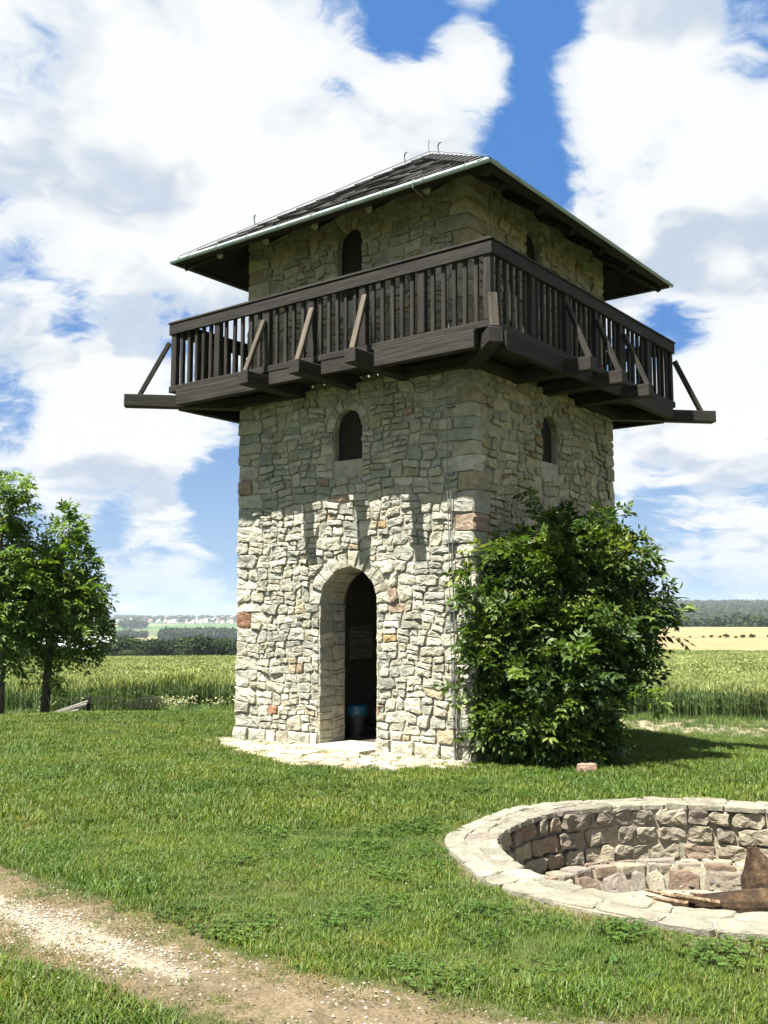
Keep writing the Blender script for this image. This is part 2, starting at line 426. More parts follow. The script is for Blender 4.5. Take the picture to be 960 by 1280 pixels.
def ground():
    rs = [0.0]
    r = 1.5
    while r < 6500:
        rs.append(r)
        r += 0.045 if r < 9 else (0.075 if r < 20 else r * 0.02)
    rs = np.array(rs[1:])
    th = np.concatenate([np.arange(-180, -36, 3.0), np.arange(-36, 36, 0.30), np.arange(36, 180, 3.0)])
    T, Rr = np.meshgrid(np.radians(th), rs)
    X = (Rr * np.sin(T)); Y = (Rr * np.cos(T))
    Z = terrain(X, Y)
    n, m = X.shape
    V = np.stack([X, Y, Z], -1).reshape(-1, 3)
    idx = np.arange(n * m).reshape(n, m)
    nx = np.roll(idx, -1, axis=1)
    F = np.stack([idx[:-1], nx[:-1], nx[1:], idx[1:]], -1).reshape(-1, 4)[:, ::-1]
    # close the middle
    V = np.vstack([V, [[0, 0, 0]]])
    # colours
    x, y = V[:, 0], V[:, 1]
    rr = np.hypot(x, y); ang = np.degrees(np.arctan2(x, y))
    c = np.zeros((len(V), 3)); c[:] = (0.068, 0.095, 0.024)
    def put(mask, col):
        mask = np.clip(mask, 0, 1)[:, None]
        c[:] = c * (1 - mask) + mask * np.array(col)
    nz = fbm(x, y, 3.1, 1); nz2 = fbm(x, y, 0.9, 4)
    put((nz2 * 1.4) - .05, (0.13, 0.115, 0.045))
    pd = path_d(x, y, PATH) + nz * 0.45
    put((1.12 - pd) * 2.2, (0.205, 0.16, 0.10))
    gp = np.exp(-(((x + 1.25) * .78 + (y - 5.05) * .62) / .62) ** 2 - (((x + 1.25) * .62 - (y - 5.05) * .78) / .9) ** 2 * 0 ) 
    core = path_d(x, y, [((-2.3, 5.95), .10), ((-1.9, 5.6), .15), ((-1.55, 5.25), .19), ((-1.2, 4.95), .17), ((-.93, 4.74), .08)])
    put((0.95 - core + nz * .9) * 1.6, (0.40, 0.345, 0.255))
    bp = path_d(x, y, BPATH) + nz * 0.8
    put((1.0 - bp) * 2, (0.34, 0.29, 0.21))
    ad = apron_d(x, y)
    put((1.12 - ad + nz * .2) * 5, (0.34, 0.29, 0.19))
    put((1.02 - (np.hypot(x - PIT[0], y - PIT[1]) - 1.90) / .25 + nz * 1.0), (0.24, 0.20, 0.12))
    put(np.exp(-((x - 2.85) ** 2 + (y - 9.15) ** 2) / .02), (0.45, 0.38, 0.26))
    fe = y - field_edge(x)
    inw = np.clip(fe * 2, 0, 1) * np.clip((110 - rr) / 20, 0, 1)
    put(inw, (0.24, 0.275, 0.11))
    right = np.clip((ang - 2) / 4, 0, 1); left = 1 - right
    put(right * np.clip((rr - 76 + 2 * nz2) / 4, 0, 1), (0.34, 0.26, 0.135))
    put(right * np.exp(-((rr - 182 - 2 * nz2) / 3.0) ** 2) * .8, (0.12, 0.12, 0.05))
    put(right * np.clip((rr - 430) / 20, 0, 1), (0.045, 0.075, 0.03))
    lf = left * np.clip((rr - 76) / 10, 0, 1)
    put(lf, (0.11, 0.14, 0.055))
    band = np.sin(rr / 170 + x / 520)
    put(lf * np.clip((rr - 700) / 50, 0, 1) * np.clip(band * 4, 0, 1), (0.27, 0.25, 0.12))
    put(lf * np.clip((rr - 700) / 50, 0, 1) * np.clip(np.sin(rr / 260 - x / 230 + 2) * 3 - 1.2, 0, 1), (0.07, 0.15, 0.05))
    put(lf * np.clip((rr - 3050) / 100, 0, 1), (0.07, 0.10, 0.05))
    keep = (np.hypot(V[F, 0] - PIT[0], V[F, 1] - PIT[1]).min(1) > 1.70)
    F = F[keep]
    me = npmesh('ground', V, F.astype(np.int32), c)
    me.polygons.foreach_set('use_smooth', [True] * len(me.polygons))
    m, gg, bs = pmat('ground_soil_and_grass', 0.95, 0.1)
    pos = gg.n('ShaderNodeNewGeometry').outputs['Position']
    na = gg.noise(pos, 7, 6, 0.65); nb = gg.noise(pos, 55, 4, 0.7); nc = gg.noise(pos, 0.5, 4, 0.6); nd = gg.noise(pos, 0.02, 5, .6)
    col = attr(gg)
    for nn, lo, hi in ((na, .70, 1.30), (nb, .60, 1.40), (nc, .85, 1.15), (nd, .85, 1.15)):
        v = gg.ss(nn.outputs[0], 0.3, 0.7, lo, hi, 'LINEAR')
        col = gg.mix(1.0, col, gg.n('ShaderNodeCombineColor', {0: v, 1: v, 2: v}).outputs[0], 'MULTIPLY')
    gg.put(bs.inputs['Base Color'], col)
    bump(gg, bs, gg.m('ADD', na.outputs[0], gg.m('MULTIPLY', nb.outputs[0], .5)), 0.7, 0.03)
    o = link('ground', me, m)
    tag(o, kind='structure')
ground()

# ------------------------------------------------------------------ masonry
def area(P):
    return 0.5 * sum(P[i][0] * P[(i + 1) % len(P)][1] - P[(i + 1) % len(P)][0] * P[i][1] for i in range(len(P)))
def clip(P, a, b, inside_left=True):
    """keep the part of P left of the line a->b"""
    o = []
    ex, ey = b[0] - a[0], b[1] - a[1]
    sg = 1 if inside_left else -1
    d = [sg * (ex * (p[1] - a[1]) - ey * (p[0] - a[0])) for p in P]
    for i in range(len(P)):
        j = (i + 1) % len(P)
        if d[i] >= 0: o.append(P[i])
        if (d[i] > 0 > d[j]) or (d[i] < 0 < d[j]):
            k = d[i] / (d[i] - d[j])
            o.append((P[i][0] + k * (P[j][0] - P[i][0]), P[i][1] + k * (P[j][1] - P[i][1])))
    return o
def subtract(P, H):
    """P minus convex CCW hole H, keeping the biggest half-plane piece"""
    I = P
    for i in range(len(H)):
        I = clip(I, H[i], H[(i + 1) % len(H)])
        if len(I) < 3: return P
    if abs(area(I)) < 1e-4: return P
    best, ba = None, 0
    for i in range(len(H)):
        c_ = clip(P, H[i], H[(i + 1) % len(H)], False)
        if len(c_) >= 3 and abs(area(c_)) > ba: best, ba = c_, abs(area(c_))
    return best if ba > 0.004 else None
def arch(x0, x1, z0, zs, grow=0.0, n=14):
    cx, r_ = (x0 + x1) / 2, (x1 - x0) / 2 + grow
    return [(cx + r_ * math.cos(math.pi * k / n), zs + r_ * math.sin(math.pi * k / n)) for k in range(n + 1)]
def split(x0, x1, z0, z1, rg, out, target):
    w, h = x1 - x0, z1 - z0
    if w * h < .011 or (w * h < target * rg.uniform(.5, 1.7) and .62 * h < w < 3.0 * h + .05 and h < .25):
        out.append((x0, x1, z0, z1)); return
    k = rg.uniform(.35, .65)
    if w > h * rg.uniform(1.55, 2.7) or h < .10:
        m_ = x0 + w * k
        split(x0, m_, z0, z1, rg, out, target); split(m_, x1, z0, z1, rg, out, target)
    else:
        m_ = z0 + h * k
        split(x0, x1, z0, m_, rg, out, target); split(x0, x1, m_, z1, rg, out, target)
def rubble(x0, x1, z0, z1, rg, target=.034, seed=0.0, warp=.022, quoin=False):
    cells = []
    z = z0
    flip = 0
    while z < z1 - .1:
        h = rg.uniform(.28, .46)
        if z + h > z1 - .22: h = z1 - z
        x, xe = x0, x1
        if quoin:                                   # bigger squared stones at both corners
            m_ = z + h * rg.uniform(.42, .58)
            for za, zb in ((z, m_), (m_, z + h)):
                flip ^= 1
                ql, qr = (rg.uniform(.34, .46), rg.uniform(.20, .27)) if flip else (rg.uniform(.20, .27), rg.uniform(.34, .46))
                cells += [(x0, x0 + ql, za, zb), (x1 - qr, x1, za, zb)]
                lo, hi = x0 + ql, x1 - qr
                xx = lo
                while xx < hi - .05:
                    w = rg.uniform(.4, .95)
                    if xx + w > hi - .3: w = hi - xx
                    split(xx, xx + w, za, zb, rg, cells, target)
                    xx += w
            z += h
            continue
        while x < x1 - .05:
            w = rg.uniform(.4, .95)
            if x + w > x1 - .3: w = x1 - x
            split(x, x + w, z, z + h, rg, cells, target)
            x += w
        z += h
    polys = []
    def wp(x, z_):
        e = min(1, 6 * min(x - x0, x1 - x) + .0) if True else 1
        b = min(1, 6 * min(z_ - z0, z1 - z_))
        return (x + e * warp * (math.sin(5.1 * z_ + seed + 1.3 * math.sin(7.3 * x)) + .7 * math.sin(13 * z_ - 9 * x + seed)),
                z_ + b * warp * (math.sin(4.3 * x + seed * 2 + 1.2 * math.sin(6.1 * z_)) + .6 * math.sin(11.7 * x + 8 * z_)))
    for a, b, c_, d in cells:
        P = []
        cut = min(b - a, d - c_)
        for (px, pz), (qx, qz), (rx, rz) in (((a, d), (a, c_), (b, c_)), ((a, c_), (b, c_), (b, d)), ((b, c_), (b, d), (a, d)), ((b, d), (a, d), (a, c_))):
            edge_ = qx in (x0, x1)
            k = 0 if edge_ else rg.uniform(.04, .33) * cut
            if k < .012:
                P.append(wp(qx, qz)); continue
            for ox, oz in ((px, pz), (rx, rz)):
                l = math.hypot(ox - qx, oz - qz)
                P.append(wp(qx + (ox - qx) / l * k, qz + (oz - qz) / l * k))
        polys.append(P)
    return polys
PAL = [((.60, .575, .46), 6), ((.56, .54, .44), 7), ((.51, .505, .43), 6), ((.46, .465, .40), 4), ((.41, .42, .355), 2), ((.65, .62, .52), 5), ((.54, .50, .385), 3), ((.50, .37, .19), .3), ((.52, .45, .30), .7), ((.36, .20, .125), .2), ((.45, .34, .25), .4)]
# right face and top storey: browner stone, shade darkened into its colour
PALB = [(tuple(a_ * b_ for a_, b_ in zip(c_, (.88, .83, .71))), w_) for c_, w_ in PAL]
def stone_col(rg, pal=PAL):
    c_ = rg.choices([p[0] for p in pal], [p[1] for p in pal])[0]
    k = rg.uniform(.85, 1.12)
    return tuple(min(.85, x * k) for x in c_)
def stone_mesh(P, rg, gap=.010, bulge=(.012, .038), back=-.03, seg=.06, shapef=None, extra=0.0, rough=1.0, edge_x=None):
    """polygon (x,z) -> verts (x, z, d) and faces; d is the height over the wall face"""
    cx = sum(p[0] for p in P) / len(P); cz = sum(p[1] for p in P) / len(P)
    if area(P) < 0: P = P[::-1]
    pts = []
    for i in range(len(P)):
        p, q_ = P[i], P[(i + 1) % len(P)]
        l = math.hypot(q_[0] - p[0], q_[1] - p[1])
        k = max(1, min(5, int(round(l / seg))))
        for j in range(k):
            t = j / k
            x, z_ = p[0] + (q_[0] - p[0]) * t, p[1] + (q_[1] - p[1]) * t
            dx, dz = cx - x, cz - z_
            L = math.hypot(dx, dz) + 1e-6
            gmm = gap * rg.uniform(.5, 1.6)
            if edge_x is not None and abs(x - edge_x) < 1e-3:
                x += math.copysign(.03 + rg.uniform(-.012, .014), edge_x)
                z_ += dz / L * gmm
            else:
                x += dx / L * gmm; z_ += dz / L * gmm
            pts.append((x, z_))
    n = len(pts)
    b = rg.uniform(*bulge) + extra
    tiltx, tiltz = rg.uniform(-.05, .05) * rough, rg.uniform(-.06, .06) * rough
    V = [(x, z_, back) for x, z_ in pts]
    V += [(x, z_, b * .35 + rg.uniform(-.003, .003) + extra * .5) for x, z_ in pts]
    sd = rg.uniform(0, 90)
    def hgt(X, Zz, k):
        return b * k + tiltx * (X - cx) + tiltz * (Zz - cz) + rough * (.015 * noise.noise((X * 9, Zz * 9, sd)) + .009 * noise.noise((X * 24, Zz * 24, sd + 5)))
    fr_ = ((.06, .90), (.34, 1.0), (.66, 1.02))
    for fr, hh in fr_:
        for i_, (x, z_) in enumerate(pts):
            f2 = min(.9, fr * (1 + .35 * math.sin(i_ * 2.4 + sd)))
            X = x + (cx - x) * f2; Zz = z_ + (cz - z_) * f2
            V.append((X, Zz, hgt(X, Zz, hh)))
    V.append((cx, cz, hgt(cx, cz, 1.04)))
    F = []
    nrg = 1 + len(fr_)
    for r_ in range(nrg):
        for i in range(n):
            j = (i + 1) % n
            F.append((r_ * n + i, r_ * n + j, (r_ + 1) * n + j, (r_ + 1) * n + i))
    F += [(nrg * n + i, nrg * n + (i + 1) % n, (nrg + 1) * n) for i in range(n)]
    return V, F

tower = empty('watchtower', (TCX, TCY, 0), TROT, 'square rubble stone watchtower with timber gallery and grey hipped roof', 'watchtower')
HW = TW / 2
def face_map(side, half):
    """(x right as seen from outside, z, d outward) -> tower local"""
    if side == 'front': return lambda x, z, d: (x, -half - d, z)
    if side == 'right': return lambda x, z, d: (half + d, x, z)
    if side == 'back': return lambda x, z, d: (-x, half + d, z)
    return lambda x, z, d: (-half - d, -x, z)
STONES = []        # (size, verts, faces, colour)
def wall_panel(side, half, z0, z1, holes, thick, full):
    fm = face_map(side, half)
    hx = half if full else half - thick
    outer = [(-hx, z0), (hx, z0), (hx, z1), (-hx, z1)]
    loops = [outer] + [h[::-1] for h in holes]
    flat = [p for l in loops for p in l]
    tris = tessellate_polygon([[Vector((p[0], p[1], 0)) for p in l] for l in loops])
    N = len(flat)
    V = [fm(p[0], p[1], 0) for p in flat] + [fm(p[0], p[1], -thick) for p in flat]
    inner = (.20, .18, .145)  # inside faces coloured darker, shade painted into the rooms
    F = []
    for t in tris:
        a = [flat[i] for i in t]
        t = tuple(t) if area(a) > 0 else tuple(reversed(t))
        F.append(t); F.append(tuple(i + N for i in reversed(t)))
    b = 0
    for l in loops:
        for i in range(len(l)):
            j = (i + 1) % len(l)
            F.append((b + j, b + i, b + i + N, b + j + N))
        b += len(l)
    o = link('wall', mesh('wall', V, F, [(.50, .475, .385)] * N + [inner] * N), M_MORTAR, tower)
    return o
def doorway(x0, x1, z0, zs, n=14):
    return [(x0, z0), (x1, z0)] + arch(x0, x1, z0, zs, 0, n)
def masonry(side, half, z0, z1, openings, seed, target=.034, plinth=False, xstart=None):
    rg = random.Random(seed)
    fm = face_map(side, half)
    xs0, xs1 = (-half, half) if xstart is None else (-half + xstart, half - xstart)
    polys = []
    zz = z0
    if plinth:
        x = xs0
        while x < xs1 - .02:
            w = rg.uniform(.18, .42)
            if x + w > xs1 - .2: w = xs1 - x
            polys.append(([(x, z0 - .05), (x + w, z0 - .05), (x + w, z0 + .17 + rg.uniform(-.015, .01)), (x, z0 + .17 + rg.uniform(-.015, .01))], .03))
            x += w
        zz = z0 + .175
    polys += [(p, 0) for p in rubble(xs0, xs1, zz, z1, rg, target, seed * 1.7, .024, xstart is None)]
    holes = []
    for (x0, x1, a, zs, ring) in openings:
        holes.append(([(x0 - .004, a - .2), (x1 + .004, a - .2), (x1 + .004, zs), (x0 - .004, zs)], None))
        holes.append((arch(x0, x1, a, zs, ring, 16), None))
        # voussoirs
        nv = 11 if ring > .15 else 7
        cx, r0 = (x0 + x1) / 2, (x1 - x0) / 2
        cuts = [0]
        for k in range(nv): cuts.append(cuts[-1] + rg.uniform(.7, 1.35))
        cuts = [math.pi * c_ / cuts[-1] for c_ in cuts]
        for k in range(nv):
            a0, a1 = cuts[k], cuts[k + 1]
            r1 = r0 + ring * rg.uniform(.92, 1.25) - .005
            P = [(cx + rr_ * math.cos(t), zs + rr_ * math.sin(t)) for rr_, t in ((r0 - .012, a0), (r1, a0), (r1, (a0 + a1) / 2), (r1, a1), (r0 - .012, a1), (r0 - .012, (a0 + a1) / 2))]
            V, F = stone_mesh(P, rg, .009, (.008, .035), -.46, rough=1.2)
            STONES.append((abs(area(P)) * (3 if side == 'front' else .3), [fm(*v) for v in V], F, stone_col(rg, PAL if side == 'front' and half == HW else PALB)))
    for P, ex in polys:
        for H, _ in holes:
            P = subtract(P, H)
            if P is None: break
        if P is None or len(P) < 3 or abs(area(P)) < .0035: continue
        xs = [p[0] for p in P]
        ed = None; back = -.03
        if xstart is None:
            if max(xs) > half - 1e-3: ed = half; back = -rg.uniform(.16, .34)
            elif min(xs) < -half + 1e-3: ed = -half; back = -rg.uniform(.16, .34)
        V, F = stone_mesh(P, rg, .0095, (.012, .045), back, extra=ex, edge_x=ed, rough=1.25)
        big = abs(area(P)) * {'front': 3.0, 'right': 1.0}.get(side, .1)
        zc = sum(p[1] for p in P) / len(P)
        if side == 'right' and zc < 2.6: big *= .15
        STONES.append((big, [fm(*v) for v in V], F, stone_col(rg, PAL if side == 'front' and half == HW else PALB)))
def fx(s): return HW - s            # s measured from the front corner -> x on the front face
DOOR = (fx(2.32), fx(1.39), 0.0, 1.80, .19)
WIN = (fx(2.10), fx(1.64), 3.63, 4.06, .13)
RWIN = (1.67 - HW, 2.11 - HW, 3.65, 4.06, .13)
UIN = .07
UH = HW - UIN
UWIN = (fx(2.12), fx(1.70), 5.75, 6.53, .13)
URWIN = (1.45 - HW, 1.87 - HW, 5.75, 6.53, .13)
ZD = 4.62
ZT = 7.12
wall_panel('front', HW, -.1, ZD, [doorway(*DOOR[:4]), doorway(*WIN[:4])], .5, True)
wall_panel('back', HW, -.1, ZD, [], .5, True)
wall_panel('right', HW, -.1, ZD, [doorway(*RWIN[:4])], .5, False)
wall_panel('left', HW, -.1, ZD, [], .5, False)
wall_panel('front', UH, ZD, ZT, [doorway(*UWIN[:4])], .42, True)
wall_panel('back', UH, ZD, ZT, [], .42, True)
wall_panel('right', UH, ZD, ZT, [doorway(*URWIN[:4])], .42, False)
wall_panel('left', UH, ZD, ZT, [doorway(*URWIN[:4])], .42, False)
masonry('front', HW, 0, ZD, [DOOR, WIN], 3, .032, True)
masonry('right', HW, 0, ZD, [RWIN], 5, .042, True, .15)
masonry('back', HW, 0, ZD, [], 9, .06, True)
masonry('left', HW, 0, ZD, [], 12, .06, True, .15)
masonry('front', UH, ZD + .08, ZT, [UWIN], 21, .036)
masonry('right', UH, ZD + .08, ZT, [URWIN], 25, .045, False, .15)
masonry('back', UH, ZD + .08, ZT, [], 29, .07)
masonry('left', UH, ZD + .08, ZT, [URWIN], 33, .06, False, .15)
# stones of the door jambs
for sgn, xj in ((1, DOOR[0]), (-1, DOOR[1])):
    rg = random.Random(40 + sgn)
    for P in rubble(-.02, .49, .0, 1.80, rg, .03, 2.0):
        V, F = stone_mesh(P, rg, .008, (.004, .014), -.02, rough=.5)
        vv = [(xj + sgn * d, -HW + x, z) for x, z, d in V]
        if sgn < 0: F = [tuple(reversed(f)) for f in F]
        F = [tuple(reversed(f)) for f in F] if sgn > 0 else F
        STONES.append((abs(area(P)) * (1.3 if sgn > 0 else .1), vv, F, stone_col(rg)))
STONES.sort(key=lambda s_: -s_[0])
for k, (sz, V, F, c_) in enumerate(STONES[:300]):
    ctr = Vector((0, 0, 0))
    link('stone', mesh('stone', V, F, [c_] * len(V)), M_STONE, tower)
rest = MB()
for sz, V, F, c_ in STONES[300:]: rest.add(V, F, c_)
tag(rest.build('stones', M_STONE, tower), kind='stuff')

for side, half, (x0, x1, za, zs, _r), dp in (('front', HW, WIN, .09), ('right', HW, RWIN, .09), ('front', UH, UWIN, .09), ('right', UH, URWIN, .09)):  # dark panels added so the window openings read as unlit
    fm_ = face_map(side, half)
    loop = doorway(x0 - .02, x1 + .02, za - .02, zs)
    n_ = len(loop)
    vv_ = [fm_(x, z, -dp) for x, z in loop] + [fm_(x, z, -dp - .03) for x, z in loop]
    link('added_window_shade_panel', mesh('added_window_shade_panel', vv_, [tuple(range(n_)), tuple(reversed(range(n_, 2 * n_)))] + [(i, i + n_, (i + 1) % n_ + n_, (i + 1) % n_) for i in range(n_)]), M_SOFFIT, tower)
# floor inside, ceiling over the ground floor, door sill
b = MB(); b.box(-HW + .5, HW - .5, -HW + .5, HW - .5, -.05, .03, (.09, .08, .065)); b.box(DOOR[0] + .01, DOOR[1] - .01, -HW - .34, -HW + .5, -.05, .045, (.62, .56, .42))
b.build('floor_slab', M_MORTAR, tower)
b = MB(); b.box(-HW + .502, HW - .502, -HW + .502, HW - .502, ZD - .2, ZD - .1); b.build('ceiling_boards', M_SOFFIT, tower)
b = MB(); b.box(-UH + .43, UH - .43, -UH + .43, UH - .43, ZT - .2, ZT - .1); b.build('ceiling_boards', M_SOFFIT, tower)

# ------------------------------------------------------------------ timber gallery
_tc = {}
def timber_mesh(L, w, h, seed=0):
    k = (round(L, 2), round(w, 3), round(h, 3), seed)
    if k in _tc: return _tc[k]
    bm = bmesh.new()
    bmesh.ops.create_cube(bm, size=1)
    rg = random.Random(hash(k) % 9999)
    for v in bm.verts:
        v.co = Vector((v.co.x * L, v.co.y * w + rg.uniform(-.0025, .0025), v.co.z * h + rg.uniform(-.0025, .0025)))
    bmesh.ops.bevel(bm, geom=bm.edges[:], offset=min(.008, w * .15, h * .15), segments=1, affect='EDGES')
    me = bpy.data.meshes.new('timber'); bm.to_mesh(me); bm.free()
    _tc[k] = me
    return me
def timber(name, p0, p1, w, h, mat=None, parent=None, up=(0, 0, 1), seed=0):
    p0, p1 = Vector(p0), Vector(p1)
    d = p1 - p0
    X = d.normalized()
    Y = Vector(up).cross(X)
    Y = Y.normalized() if Y.length > 1e-4 else X.orthogonal().normalized()
    Z = X.cross(Y)
    o = link(name, timber_mesh(d.length, w, h, seed), mat or M_WOOD, parent or tower)
    if o.data.materials[0] is not (mat or M_WOOD):
        me = o.data.copy(); me.materials.clear(); me.materials.append(mat); o.data = me
    Mx = Matrix((X, Y, Z)).transposed().to_4x4()
    Mx.translation = (p0 + p1) / 2
    o.matrix_local = Mx
    return o
ER = .72                                 # overhang of the gallery
BZ0, BZ1 = 4.53, 4.70                    # cantilever beams
BS = (.95, 1.80, 2.68)
def side_fn(side):
    """(a along the side from its left end seen from outside - from -HW, e outward from the wall, z)"""
    f_ = face_map(side, HW)
    return lambda a, e, z: Vector(f_(a, z, e))
for side in ('front', 'right', 'back', 'left'):
    S = side_fn(side)
    sgn = -1 if side == 'front' else 1
    pos = [fx(s) for s in BS] if side == 'front' else [t - HW for t in BS]
    near = side in ('front', 'right')
    zm = (BZ0 + BZ1) / 2
    for k, a in enumerate(pos):
        timber('cantilever_beam', S(a, -.45, zm), S(a, 1.10 + (.02 if k == 1 else 0), zm), .165, .165, seed=k)
    # bottom plate, hand rail, cap
    e0 = HW + ER
    for nm, z, w, h, off in (('bottom_plate', 4.785, .095, .085, -.04), ('handrail', 5.635, .05, .15, -.015), ('rail_cap', 5.728, .12, .03, -.04)):
        xt = ER + off
        full = side in ('front', 'back')
        le = HW + ER + (0.0 if full else -.09)
        if nm == 'rail_cap': le = HW + ER + (.02 if full else -.101)
        if nm == 'handrail': le = HW + ER + (.01 if full else -.041)
        timber(nm, S(-le, xt, z), S(le, xt, z), w, h)
    # posts and balusters
    raw = [-.65, .227, BS[0] + .13, 1.90, BS[2] - .02, 3.58, 4.45]
    ps = sorted([fx(s) for s in raw]) if side in ('front', 'back') else sorted([t - HW for t in raw])
    for k, a in enumerate(ps):
        if side in ('right', 'left') and k in (0, len(ps) - 1): continue
        timber('post', S(a, ER - .05, 4.83), S(a, ER - .05, 5.60), .10, .085, up=S(0, 1, 0) - S(0, 0, 0), seed=k % 3)
    for a0, a1 in zip(ps[:-1], ps[1:]):
        nb_ = max(3, int(round((a1 - a0) / .142)) - 1)
        for k in range(nb_):
            a = a0 + (a1 - a0) * (k + 1) / (nb_ + 1) + rng.uniform(-.006, .006)
            timber('baluster', S(a, ER - .05, 4.83), S(a + rng.uniform(-.006, .006), ER - .05, 5.60), .05, .038, up=S(0, 1, 0) - S(0, 0, 0), seed=k % 3)
    # braces from the beam ends up to the posts
    bp_ = [fx(s) for s in (BS[0] + .13, 1.90, BS[2] - .02)] if side in ('front', 'back') else [t - HW for t in (BS[0] + .13, 1.90, BS[2] - .02)]
    for k, (a, pa) in enumerate(zip(sorted(pos), sorted(bp_))):
        timber('brace', S(a, 1.05, BZ1 - .005), S((a + pa) / 2, ER + .015, 5.43), .07, .055, M_WOODLIT if side == 'front' else M_WOOD, seed=k)  # braces on the shaded sides take the dark timber as painted shade
    # rim beams of the end bays
    if side in ('front', 'back'):
        rb = [(-HW - .52, sorted(pos)[0] - .09), (sorted(pos)[-1] + .09, HW + .52)]
    else:
        rb = [(-HW - .50, sorted(pos)[0] - .09), (sorted(pos)[-1] + .09, HW + .50)]
    for k, (a, b_) in enumerate(rb):
        timber('rim_beam', S(a, ER + .0, 4.635), S(b_, ER + .0, 4.635), .10, .205, seed=5 + k)
    sp = sorted(pos)
    for k in range(2):
        timber('rim_beam', S(sp[k] + .085, ER - .03, 4.655), S(sp[k + 1] - .085, ER - .03, 4.655), .07, .165, seed=7 + k)
    # deck boards
    nbd = 5
    for k in range(nbd):
        e = -.05 + (ER - .02) * (k + .5) / nbd
        le = HW + (ER - .1 if side in ('front', 'back') else -.06)
        timber('deck_board', S(-le, e, BZ1 + .022), S(le, e, BZ1 + .022), (ER - .02) / nbd - .008, .036, seed=k)
    # ledger under the deck against the wall
    timber('ledger', S(-HW - .04, .09, 4.60), S(sorted(pos)[0] - .09, .09, 4.60), .10, .12)
    timber('ledger', S(sorted(pos)[-1] + .09, .09, 4.60), S(HW + .04, .09, 4.60), .10, .12)
# corner beams
for (sx, sy), e in (((1, -1), .83), ((-1, -1), 1.14), ((1, 1), 1.14), ((-1, 1), 1.14)):
    zm = (BZ0 + BZ1) / 2 - .004
    timber('corner_beam', (sx * (HW - .35), sy * (HW - .35), zm), (sx * (HW + e), sy * (HW + e), zm), .165, .17, seed=9)
    if (sx, sy) == (1, -1):
        # brace broken off short
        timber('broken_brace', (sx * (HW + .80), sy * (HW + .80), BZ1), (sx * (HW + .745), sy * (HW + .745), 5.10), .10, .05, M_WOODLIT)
    else:
        timber('brace', (sx * (HW + 1.0), sy * (HW + 1.0), BZ1 - .01), (sx * (HW + ER - .0), sy * (HW + ER - .0), 5.45), .075, .06, seed=3)

# ------------------------------------------------------------------ roof
EE, ZE, ZA = .672, 6.64, 8.43
RH = HW + EE
roof = empty('roof', (0, 0, 0)); roof.parent = tower
slope = math.atan2(ZA - ZE, RH)
# boarded deck of the roof
V = [(-RH, -RH, ZE - .005), (RH, -RH, ZE - .005), (RH, RH, ZE - .005), (-RH, RH, ZE - .005), (0, 0, ZA - .005)]
V += [(x * .985, y * .985, z - .05) for x, y, z in V]
F = [(0, 1, 4), (1, 2, 4), (2, 3, 4), (3, 0, 4), (6, 5, 9), (7, 6, 9), (8, 7, 9), (5, 8, 9), (0, 5, 6, 1), (1, 6, 7, 2), (2, 7, 8, 3), (3, 8, 5, 0)]
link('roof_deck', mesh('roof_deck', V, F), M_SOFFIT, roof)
def roof_side(k):
    a = k * math.pi / 2
    ca, sa = math.cos(a), math.sin(a)
    def f_(x, l, d):                       # x along the eave, l up the slope, d out of the roof
        y = -RH + l * math.cos(slope) - d * math.sin(slope)
        z = ZE + l * math.sin(slope) + d * math.cos(slope)
        return (x * ca - y * sa, x * sa + y * ca, z)
    return f_
SL = math.hypot(RH, ZA - ZE)
back_sh = MB()
rg = random.Random(77)
nrow = 17
for side in range(4):
    f_ = roof_side(side)
    for row in range(nrow):
        l0 = -.02 + row * SL / nrow
        ex = SL / nrow
        hw = RH * (1 - max(0, l0) / SL)
        x = -hw
        while x < hw - .03:
            w = rg.uniform(.19, .34)
            if x + w > hw - .12: w = hw - x
            l1 = l0 + ex * 1.5
            hw1 = RH * (1 - min(l1, SL) / SL)
            cl = lambda q_: max(-hw1, min(hw1, q_))
            d0 = rg.uniform(.020, .034); j = rg.uniform(-.012, .012)
            P = [(x + .004, l0 + j, d0), (x + w - .004, l0 + j + rg.uniform(-.01, .01), d0 + rg.uniform(-.005, .005)), (cl(x + w - .004), min(l1, SL), .004), (cl(x + .004), min(l1, SL), .004)]
            th = rg.uniform(.012, .02)
            vs_ = [f_(*p) for p in P] + [f_(p[0], p[1], p[2] - th) for p in P]
            fs_ = [(0, 1, 2, 3), (7, 6, 5, 4), (0, 4, 5, 1), (1, 5, 6, 2), (3, 7, 4, 0)]
            v_ = rg.uniform(.6, 1.35)
            c_ = (.058 * v_, .057 * v_, .054 * v_)
            if side == 0: link('shingle', mesh('shingle', vs_, fs_, [c_] * 8), M_SHINGLE, roof)
            else: back_sh.add(vs_, fs_, c_)
            x += w
tag(back_sh.build('shingles', M_SHINGLE, roof), kind='stuff')
